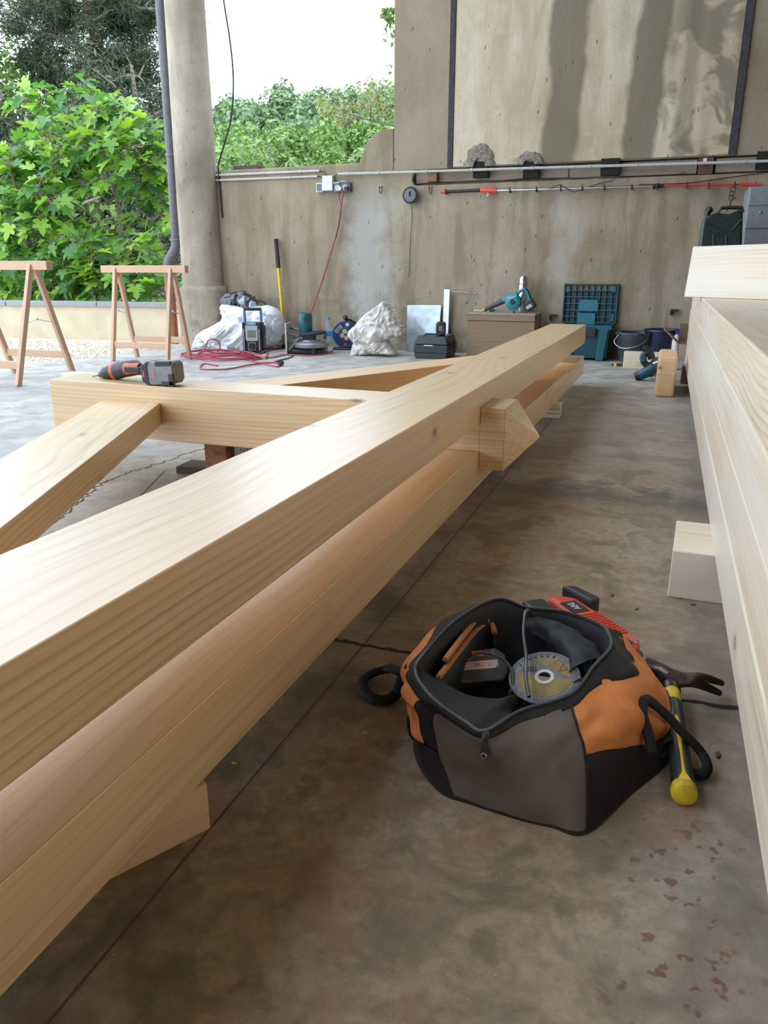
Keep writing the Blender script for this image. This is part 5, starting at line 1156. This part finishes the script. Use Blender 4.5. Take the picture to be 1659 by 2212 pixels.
m = MB(); m.prism([(-.028,.02),(-.012,.02),(-.016,.0),(-.012,-.018),(-.028,-.018)], -.0413, -.04, axis='y'); m.build('battery_mark', mat('mark_red', (.35,.22,.20), .6), bt)
MB().box(-.07,-.062,-.043,-.02,-.012,.012).build('release_button', OR2, bt)
tag(dr, 'orange and black cordless drill lying on the cross timber', 'drill')
# ------------------------------------------------------------ open tool bag in the foreground
def fabric(name, col, rough=.75, weave=900, dust=.25):
    b = NB(name); v = b.coord(); n = b.noise(v, weave, 2); n2 = b.noise(v, 14, 5, .6); n3 = b.noise(v, 160, 3, .7)
    c = b.ramp(n2, [(.3, tuple(q*.75 for q in col)), (.7, tuple(min(1, q*1.18) for q in col))])
    c = b.mix(b.ramp(n3, [(.66, 0), (.75, dust)]), c, (.42,.36,.30))
    b.bump(b.math('ADD', n, n2), .25, .0015); m_ = b.fin(c, rough, 0, .3); return m_
F_GREY = fabric('bag_fabric_taupe', (.125,.098,.082)); F_DARK = fabric('bag_fabric_plum', (.016,.011,.014)); F_ORG = fabric('bag_fabric_orange', (.62,.215,.062), .7, dust=.1)
F_LIN = fabric('bag_lining', (.017,.0165,.019), .6); F_BAND = fabric('bag_webbing', (.013,.011,.0105), .7); F_TRIM = fabric('pocket_trim', (.42,.15,.05), .7)
ZIP = mat('zip_teeth', (.16,.16,.17), .35, .6)
BG = empty('tool_bag', (-.16, 1.2, 0)); BO = Vector(BG.location)
def g(px, py, z=0): return P(px, py, z=z)
V3 = Vector
cols = [ # ground, upper panel edge, shoulder, rim (going round from the zip pull to the right)
 (g(1115,1768), g(1085,1690,.055), g(1060,1610,.125), g(1048,1583,.143)),
 (g(1190,1786), g(1165,1690,.070), g(1140,1585,.130), g(1124,1540,.146)),
 (g(1266,1800), g(1263,1632,.098), g(1240,1556,.138), g(1231,1504,.154)),
 (g(1360,1717), g(1348,1614,.070), g(1335,1512,.135), g(1283,1442,.168)),
 (g(1438,1646), g(1430,1602,.040), g(1424,1508,.095), g(1318,1402,.172)),
 (V3((.055,1.31,0)), V3((.06,1.32,.05)), g(1385,1440,.095), g(1314,1374,.170)),
 (V3((.0,1.40,0)), V3((.01,1.41,.06)), V3((-.03,1.395,.125)), g(1294,1352,.165)),
 (V3((-.10,1.43,0)), V3((-.10,1.445,.06)), V3((-.125,1.43,.13)), g(1216,1324,.165)),
 (V3((-.20,1.43,0)), V3((-.20,1.445,.06)), V3((-.205,1.43,.13)), g(1140,1316,.168)),
 (V3((-.285,1.40,0)), V3((-.29,1.41,.06)), V3((-.285,1.39,.14)), g(1074,1297,.190)),
 (V3((-.345,1.30,0)), V3((-.355,1.30,.06)), g(958,1348,.150), g(988,1341,.190)),
 (V3((-.365,1.19,0)), V3((-.375,1.185,.06)), g(885,1425,.130), g(915,1417,.178)),
 (V3((-.340,1.085,0)), g(893,1555,.055), g(874,1466,.118), g(897,1457,.166)),
 (g(948,1708), g(913,1600,.060), g(896,1510,.122), g(934,1513,.156)),
 (g(1020,1737), g(990,1650,.060), g(985,1577,.125), g(1004,1564,.148)),
]
NC = len(cols); SUB = 6; rings = []
prof_rows = [[c[k]-BO for c in cols] for k in range(4)]
rows_u = [spline(r, SUB, closed=True) for r in prof_rows]; NU = len(rows_u[0]); VN = 7
full = []
for i in range(NU):
    colp = spline([rows_u[k][i] for k in range(4)], VN); full.append(colp)
NV = len(full[0])
ctr = V3((-.17, 1.20, .0))-BO
for i in range(NU):
    u = i/SUB
    for j in range(NV):
        p = full[i][j]; t = j/(NV-1); out = V3((p.x-ctr.x, p.y-ctr.y, 0)).normalized()
        amp = .006*math.sin(PI*min(1, t*1.0))
        if 2 < u < 6 or 9 < u < 13.2: amp = .021*math.sin(PI*t)*(1 if t > .3 else .3)
        q = p*1.0; wv_ = noise.noise(V3((u*.9, t*4.5, 3)))+.6*noise.noise(V3((u*2.1, t*7, 9)))
        crease = (.35-abs(noise.noise(V3((u*.55+t*1.2, t*3.2-u*.3, 5))))*2)
        full[i][j] = p+out*(amp*wv_+amp*.8*crease)+V3((0,0,amp*.5*wv_ if j > 2 else 0))
        if j == 0: full[i][j].z = .0
def panel(name, u0, u1, v0, v1, matl, thick=.0025):
    m = MB(); i0, i1 = round(u0*SUB), round(u1*SUB)
    m.grid([[full[i % NU][j] for j in range(v0, v1+1)] for i in range(i0, i1+1)])
    o = m.build(name, matl, BG, smooth=True, sharp=60, recalc=False); md = o.modifiers.new('t', 'SOLIDIFY'); md.thickness = thick; md.offset = -1 
    md2 = o.modifiers.new('s', 'SUBSURF'); md2.levels = 1; md2.render_levels = 1; return o
VB = NV-4; VA = VN
panel('front_panel', -1.45, 2, 0, VB, F_GREY); panel('side_panel', 2, 5.5, 0, VA, F_DARK); panel('side_upper', 2, 6, VA, VB, F_ORG)
panel('back_panel', 6, 9, 0, VB, F_DARK); panel('back_corner', 5.5, 6, 0, VA, F_DARK); panel('side_panel', 9, NC-1.45, 0, VA, F_DARK); panel('side_upper', 9, NC-1.8, VA, VB, F_ORG); panel('corner_gusset', NC-1.8, NC-1.45, VA, VB, F_DARK)
m = MB(); m.grid([[full[i][j]*1.0+V3((full[i][j].x-ctr.x, full[i][j].y-ctr.y, 0)).normalized()*.0018 for j in range(VB-1, NV)] for i in range(NU)], cv=True)
rb_ = m.build('rim_band', F_BAND, BG, smooth=True, recalc=False); md = rb_.modifiers.new('t', 'SOLIDIFY'); md.thickness = .004; md.offset = 0
rim = [full[i][-1] for i in range(NU)]
MB().tube([p+V3((0,0,.001)) for p in rim], .0028, 8, closed=True).build('zip_tape', F_BAND, BG, smooth=True)
m = MB(); dense = spline(rim, 5, closed=True); N_ = len(dense)
for k in range(0, N_):
    p = dense[k]; t = (dense[(k+1) % N_]-p)
    if t.length < 1e-6: continue
    a = math.atan2(t.y, t.x); m.cb((0,0,0), (.0014,.0046,.0028), T(p.x, p.y, p.z+.0045) @ RZ(a))
zt = m.build('zip_teeth', ZIP, BG); tag(zt, kind='stuff')
# piping seams
for uu, v0, v1 in ((2, 0, VB), (-1.45, 0, VB), (4.2, 0, VA)):
    i = round(uu*SUB) % NU; MB().tube([full[i][j]+(full[i][j]-ctr).normalized()*.001 for j in range(v0, v1+1)], .0026, 6).build('piping', F_BAND, BG, smooth=True)
MB().tube([full[i % NU][0]+V3((0,0,.003)) for i in range(NU)], .0035, 6, closed=True).build('base_piping', F_BAND, BG, smooth=True)
MB().tube([full[i][VA]+(full[i][VA]-ctr).normalized()*.0006 for i in range(2*SUB, int(5.5*SUB))], .0018, 6).build('piping', F_BAND, BG, smooth=True)
m = MB(); vs = [m.v((p.x, p.y, .002)) for p in [full[i][0] for i in range(NU)]]; m.f(vs); m.build('base_panel', F_DARK, BG)
# lining
def lerp(a, b, t): return a+(b-a)*t
cen = V3((-.17,1.215,0))-BO; L1, L2, L3, L4 = [], [], [], []
for i, p in enumerate(rim):
    u = i/SUB; du = (u+.6) if u < NC/2 else (u-(NC-.6)); fr = max(0, 1-(du/2.0 if du > 0 else -du/3.2))   # largest by the zip pull
    hz = lambda t, z: V3((lerp(p.x, cen.x, t), lerp(p.y, cen.y, t), z))
    n_ = noise.noise(V3((u*.8, 2, 1)))
    L1.append(hz(.03+.36*fr, p.z-.008+.002*fr+.014*n_*fr)); L2.append(hz(.06+.72*fr+.04*n_, p.z-.024+.012*n_)); L3.append(hz(.14+.66*fr+.04*n_, .075)); L4.append(hz(.35+.45*fr, .03))
m = MB(); m.grid([rim, L1, L2, L3, L4], cu=True); cv_ = m.v((cen.x, cen.y, .025)); m.bm.verts.ensure_lookup_table()
last = [v for v in m.bm.verts][-1-NU:-1]
for k in range(NU): m.f([last[k], last[(k+1) % NU], cv_])
ln = m.build('lining', F_LIN, BG, smooth=True, sharp=80); md = ln.modifiers.new('s', 'SUBSURF'); md.levels = 1; md.render_levels = 1
# folded lining at the back right
def bg(px, py, z): return g(px, py, z)-BO
m = MB(); rr = random.Random(1)
pa = spline([bg(1145,1338,.158), bg(1190,1352,.155), bg(1235,1385,.150), bg(1272,1440,.142)], 8); rws = []
for k in range(14):
    a = k/13*PI*1.15-.2; row = []
    for i, p in enumerate(pa):
        t = i/(len(pa)-1); r_ = .030*(.75+.6*t)*(1+.22*noise.noise(V3((i*.35, k*.4, 2)))); row.append(p+V3((math.cos(a)*r_*.8+.004, math.cos(a)*r_*.6, math.sin(a)*r_*.75-.012)))
    rws.append(row)
m.grid(rws); m.build('lining_fold', F_LIN, BG, smooth=True, sharp=80)
MB().ball(bg(1262,1432,.135), (.020,.024,.026), 3, .3, 3, 4).build('lining_fold', fabric('lining_bluish', (.035,.042,.052), .6), BG, smooth=True)
# inner pockets with orange binding
for pts, z in (([(962,1425),(992,1385),(1022,1346),(1042,1325),(1053,1328),(1052,1342)], .168), ([(948,1462),(985,1415),(1018,1372),(1045,1348),(1062,1348),(1068,1366)], .155)):
    tr = [bg(a, b_, z-.004*max(0, k-3)) for k, (a, b_) in enumerate(pts)]; sp_ = spline(tr, 5)
    MB().tube(sp_, .0058, 8, flat=.8).build('pocket_binding', F_TRIM, BG, smooth=True)
    m = MB(); m.grid([[q for q in sp_], [q+V3((.004,-.004,-.05)) for q in sp_], [q+V3((.01,-.008,-.11)) for q in sp_]]); m.build('inner_pocket', F_LIN, BG, smooth=True, solid=.003)
# zip pull
zp = bg(1049,1588,.142); m = MB(); m.cb((0,0,0), (.011,.014,.006)); m.cb((0,-.003,.005), (.004,.010,.004)); o = m.build('zip_slider', BLACK, BG, bevel=.001); o.matrix_local = T(*zp) @ RX(.9)
q0 = bg(1049,1598,.134)
m = MB(); m.prism([(-.0035,.0),(.0035,.0),(.0065,-.022),(.006,-.027),(.003,-.030),(-.003,-.030),(-.006,-.027),(-.0065,-.022)], 0, .0022); o = m.build('zip_puller', BLACK, BG, bevel=.0008); o.matrix_local = T(q0.x, q0.y-.002, q0.z) @ RX(PI/2-.20)
m = MB(); m.tube([(.0042*math.cos(a), .0042*math.sin(a)-.0235, .0025) for a in [k*PI/8 for k in range(16)]], .0009, 6, closed=True); m.build('puller_ring', STEEL, o, smooth=True)
m = MB(); q = bg(1050,1602,.122); m.cb((0,0,0),(.05,.002,.014)); o = m.build('zip_tab', F_BAND, BG, bevel=.001); o.matrix_local = T(q.x, q.y+.006, q.z) @ RX(-.15)
# handles
def strap(name, pts, wd, matl=F_BAND):
    sp_ = spline(pts, 6); m = MB(); m.tube(sp_, [wd*(1+.10*noise.noise(V3((i*.8, 3, 1)))) for i in range(len(sp_))], 10, flat=.75); return m.build(name, matl, BG, smooth=True)
strap('carry_handle', [bg(888,1440,.13), bg(872,1452,.10), bg(845,1445,.03), bg(808,1453,.015), bg(784,1470,.012), bg(786,1492,.011), bg(808,1510,.011), bg(838,1512,.012), bg(858,1495,.02), bg(868,1470,.06), bg(876,1458,.10)], .0115)
strap('carry_handle', [bg(1408,1625,.055), bg(1402,1590,.075), bg(1388,1545,.10), bg(1389,1520,.112), bg(1402,1513,.114), bg(1440,1545,.085), bg(1480,1588,.055), bg(1515,1625,.03), bg(1528,1655,.02), bg(1520,1672,.014), bg(1500,1672,.012), bg(1482,1662,.012)], .0092)
m = MB(); sp_ = spline([bg(890,1545,.07), bg(888,1560,.05), bg(893,1585,.03), bg(905,1598,.02)], 4); m.tube(sp_, .008, 8); m.build('side_loop', F_BAND, BG, smooth=True)
m = MB(); m.tube(spline([bg(1425,1608,.04), bg(1445,1595,.05), bg(1446,1615,.03), bg(1425,1635,.02)], 4), .006, 8, flat=.4); m.build('side_loop', F_BAND, BG, smooth=True)
tag(BG, 'open orange, taupe and black tool bag on the floor, tools spilling inside', 'bag')
# ------------------------------------------------------------ things in and around the bag
# cutting disc
dc = empty('cutting_disc', g(1176,1463,.128)); R_ = .0605
DM = Euler((.33, .10, .0)).to_matrix().to_4x4(); dc.rotation_euler = (.30, -.16, .2)
MB().lathe([(.0108,-.001),(R_,-.001),(R_+.0008,.0),(R_,.001),(.0108,.001),(.0108,-.001)], 64, cap=False).build('abrasive', mat('abrasive_grey', (.13,.13,.135), .75, var=.45, scale=260, bump=.4), dc, smooth=True)
MB().lathe([(.014,.0009),(.052,.0009),(.052,.00125),(.014,.00125)], 64, cap=False).build('paper_ring', mat('silver_paper', (.17,.165,.16), .5, .2, var=.3, scale=90), dc, smooth=True)
m = MB(); pts = [(.049*math.cos(a), .049*math.sin(a)) for a in [k*PI/24 for k in range(-3, 12)]]+[(.012,.040),(-.005,.020)]; 
m.prism([(.046*math.cos(a), .046*math.sin(a)) for a in [PI*.92+k*PI/20 for k in range(21)]][::1], .00126, .0015); m.prism([(.045*math.cos(a), .045*math.sin(a)) for a in [-.15+k*PI/24 for k in range(17)]], .00126, .0015)
m.build('gold_label', mat('gold_label', (.25,.17,.055), .5, var=.25), dc)
MB().lathe([(.0105,.0013),(.0165,.0013),(.0165,.0022),(.0105,.0022),(.0105,.0013)], 40, cap=False).build('hub_ring', mat('hub_white', (.62,.62,.60), .35, .4), dc, smooth=True)
m = MB(); m.tube([(.018,.030,.0017),(.030,.040,.0017)], .0009, 4); m.build('red_stripe', RED, dc)
m = MB(); tri = [(.026,.010),(.040,.013),(.034,.026)]; m.tube([(a, b_, .0017) for a, b_ in tri], .0006, 4, closed=True); m.build('warning_triangle', BLACK, dc)
m = MB()
for rw in range(3):
    for k in range(6): m.box(-.036+k*.0042, -.0335+k*.0042+.0006*(k % 2), .014+rw*.0045, .0165+rw*.0045, .0015, .0017)
m.build('label_print', BLACK, dc)
for k in range(7):
    a = 1.15+k*.22; MB().lathe([(.0018,.0013),(.0024,.0013),(.0024,.0016),(.0018,.0016)], 12, T(.049*math.cos(a), .049*math.sin(a), 0)).build('safety_symbol', BLACK, dc)
tag(dc, 'round grinding disc with gold label and white hub inside the open bag', 'disc')
# battery pack
bt2 = empty('battery_pack', g(1035,1445,.105)); bt2.rotation_euler = (.62, -.05, .42)
MB().prism([(-.045,-.03),(.04,-.03),(.05,-.015),(.05,.02),(.035,.034),(.012,.034),(.008,.028),(-.03,.028),(-.045,.02)], -.03, .012).build('housing', mat('battery_dark', (.05,.045,.042), .55, dirt=(.16,.13,.10,.4)), bt2, bevel=.004)
MB().box(-.042,.034,-.006,.010,.0118,.0126).build('label', mat('label_pinkwhite', (.55,.42,.38), .5), bt2); MB().box(-.042,-.022,.004,.015,.0118,.0128).build('orange_tab', ORANGE, bt2)
text('label_text', '5.0', .012, T(-.030,.0005,.0128), mat('label_red', (.60,.12,.06), .5), bt2, .0002); text('label_text', 'PRO Li', .011, T(.006,.0025,.0128), mat('label_red', (.60,.12,.06), .5), bt2, .0002); text('label_text', '18V', .006, T(-.032,.0105,.013), WHITEP, bt2, .0002)
MB().box(-.012,.010,.018,.030,.0118,.0145).build('release_button', ORANGE, bt2, bevel=.002)
for x_, y_ in ((.032,-.004),(.028,.026)): MB().lathe([(0,.0118),(.003,.0118),(.003,.0135),(0,.0135)], 12, T(x_, y_, 0)).build('screw', STEEL, bt2, smooth=True)
tag(bt2, 'dark grey battery pack with orange and white label lying inside the bag', 'battery')
def cab(name, pts, r, label, matl=BLACK):
    q = [g(a, b_, z) for a, b_, z in pts]; c0 = q[0].copy(); o = MB().tube(spline([p-c0 for p in q], 8), r, 8).build(name, matl, smooth=True); o.location = c0; tag(o, label, 'cable')
SOFTB = mat('glossy_black_flex', (.03,.03,.032), .3)
cab('black_cable', [(1150,1330,.155),(1140,1318,.185),(1134,1328,.19),(1131,1370,.175),(1137,1420,.15),(1136,1460,.145),(1143,1505,.13)], .0032, 'black cord standing up and crossing the opening of the tool bag', SOFTB)
cab('looped_cord', [(1008,1428,.13),(1040,1410,.14),(1080,1420,.14),(1103,1445,.13),(1108,1480,.115),(1100,1500,.10)], .0030, 'black cord looped over the battery pack in the bag', SOFTB)
cab('looped_cord', [(1228,1492,.12),(1240,1475,.13),(1256,1468,.135),(1262,1478,.13),(1250,1495,.12)], .0035, 'short bend of black cord at the right inside edge of the bag', SOFTB)
# charger behind the bag
cg_ = empty('battery_charger', (-.118, 1.530, 0)); cg_.scale = (1.1, 1.25, 1.25); dirv = math.atan2(-.155, .135); cg_.rotation_euler = (.0, 0, dirv)
CHR = mat('charger_red', (.62,.085,.045), .42, var=.1)
MB().prism([(-.135,-.055),(.10,-.06),(.125,-.045),(.13,.035),(.105,.055),(-.11,.055),(-.14,.03)], 0, .055).build('base_shell', BLACK, cg_, bevel=.008)
MB().prism([(-.125,.0),(.10,.0),(.122,.008),(.125,.032),(.10,.05),(-.10,.05),(-.125,.03)], .05, .074).build('red_shell', CHR, cg_, bevel=.009, seg=3)
MB().prism([(-.13,-.05),(-.02,-.052),(.0,-.01),(-.13,-.005)], .05, .072).build('battery_slot', BLACK, cg_, bevel=.006)
for k in range(11): MB().cb((0,0,0), (.0035,.040,.004)).build('cooling_rib', CHR, cg_, bevel=.001).matrix_local = T(-.02+k*.009, .026, .075)
MB().box(-.085,-.035,.006,.036,.0735,.0755).build('badge', BLACK, cg_); text('logo_text', 'AEG', .017, T(-.060,.021,.0762) @ RZ(PI), WHITEP, cg_, .0004)
MB().box(.088,.116,.004,.034,.073,.0752).build('status_panel', GREYP, cg_, bevel=.001)
for k in range(2): MB().box(.093+k*.012,.101+k*.012,.008,.028,.075,.0762).build('status_icon', BLACK, cg_)
m = MB(); m.prism([(-.14,.04),(-.05,.05),(-.06,.075),(-.13,.065)], .02, .085); m.build('rear_hook', BLACK, cg_, bevel=.005)
tag(cg_, 'red and black battery charger on the floor just behind the tool bag', 'charger')
# ------------------------------------------------------------ claw hammer
hm = empty('claw_hammer', g(1452,1478,.042)); HO = Vector(hm.location)
def h(px, py, z): return g(px, py, z)-HO
p_top, p_end = h(1449,1484,.040), h(1479,1722,.022); L = p_end-p_top
def along(t): return p_top+L*t
MB().tube([along(-.03), along(.0), along(.045), along(.06)], [.0135,.0175,.0175,.0165], 20).build('steel_collar', DSTEEL, hm, smooth=True)
MB().tube([along(.055), along(.12), along(.20)], [.0155,.0150,.0145], 20).build('yellow_shank', YELLOW, hm, smooth=True)
GG = mat('dark_green_rubber', (.022,.035,.028), .38, var=.25, dirt=(.09,.09,.07,.5))
MB().tube([along(t) for t in (.16,.20,.35,.5,.65,.8,.9,.955)], [.0135,.0165,.0165,.0172,.0175,.0178,.0190,.0185], 20).build('rubber_grip', GG, hm, smooth=True)
MB().tube([along(t) for t in (.90,.95,.985,1.0)], [.0170,.0205,.0195,.0120], 20).build('end_cap', YELLOW, hm, smooth=True)
Xd = L.normalized(); up_ = V3((0,-.35,1)); up_ = (up_-Xd*up_.dot(Xd)).normalized(); sd_ = Xd.cross(up_)
m = MB(); st = [(.38,.0015),(.42,.0040),(.5,.0042),(.62,.0030),(.75,.0018),(.88,.0028),(.94,.010)]
rowA = [along(t)+up_*(.0186)+sd_*w_ for t, w_ in st]; rowB = [along(t)+up_*(.0186)-sd_*w_ for t, w_ in st]; rowC = [along(t)+up_*.0197 for t, w_ in st]
m.grid([rowA, rowC, rowB]); m.build('grip_inlay', YELLOW, hm, smooth=True)
# head: poll to the left (behind the bag), claws to the right
hp = along(-.07)
poll = [h(1395,1440,.045), h(1415,1446,.045), h(1432,1452,.046), hp+V3((0,0,.004)), hp+V3((.012,.0,.002))]
MB().tube(poll, [.0200,.0185,.0160,.0210,.0215], 16).build('poll', DSTEEL, hm, smooth=True)
a0 = hp+V3((.004,0,.003))
def claw(tip, off, zt):
    pts = spline([a0+V3((0,off*.2,0)), a0+V3((.030, off*.35, .006)), lerp(a0, tip, .6)+V3((0,off*.5,.008)), tip], 6); n_ = len(pts); m = MB()
    m.tube(pts, [.0205-.0125*(k/(n_-1))**1.1 for k in range(n_)], 12, flat=.72); return m.build('claw', DSTEEL, hm, smooth=True)
claw(h(1560,1476,.030), .006, 0); claw(h(1555,1497,.022), -.006, 0)
tag(hm, 'claw hammer with yellow and dark green handle lying right of the bag', 'hammer')
# little bits on the floor
rr = random.Random(9); CH = mat('wood_shaving', (.55,.40,.22), .8); DB = mat('dried_leaf', (.12,.08,.05), .9)
for i, (px, py, w_, mt, lb) in enumerate(((1322,1287,.008,DB,'tiny dark crumb on the floor behind the red charger'),(1375,1317,.008,DB,'small curled dry leaf bit on the floor beyond the charger'),(790,1585,.006,CH,'tiny pale shaving on the floor left of the bag'),(1354,1412,.007,CH,'small pale oval chip on the floor above the bag'),(507,1650,.006,CH,'tiny pale shaving near the end of the near support block'),(1550,1632,.010,DB,'thin dark splinter on the floor right of the hammer handle'),(1468,1292,.006,DB,'dark crumb by the bearer block'),(1497,1307,.007,DB,'dark dry scrap in front of the bearer block'))):
    p = g(px, py, 0); m = MB(); m.ball((0,0,w_*.22), (w_, w_*.45, w_*.28), 2, .5, 4, i); o = m.build('floor_crumb', mt, smooth=True); o.location = p; o.rotation_euler = (0,0,rr.uniform(0,3)); tag(o, lb, 'debris')
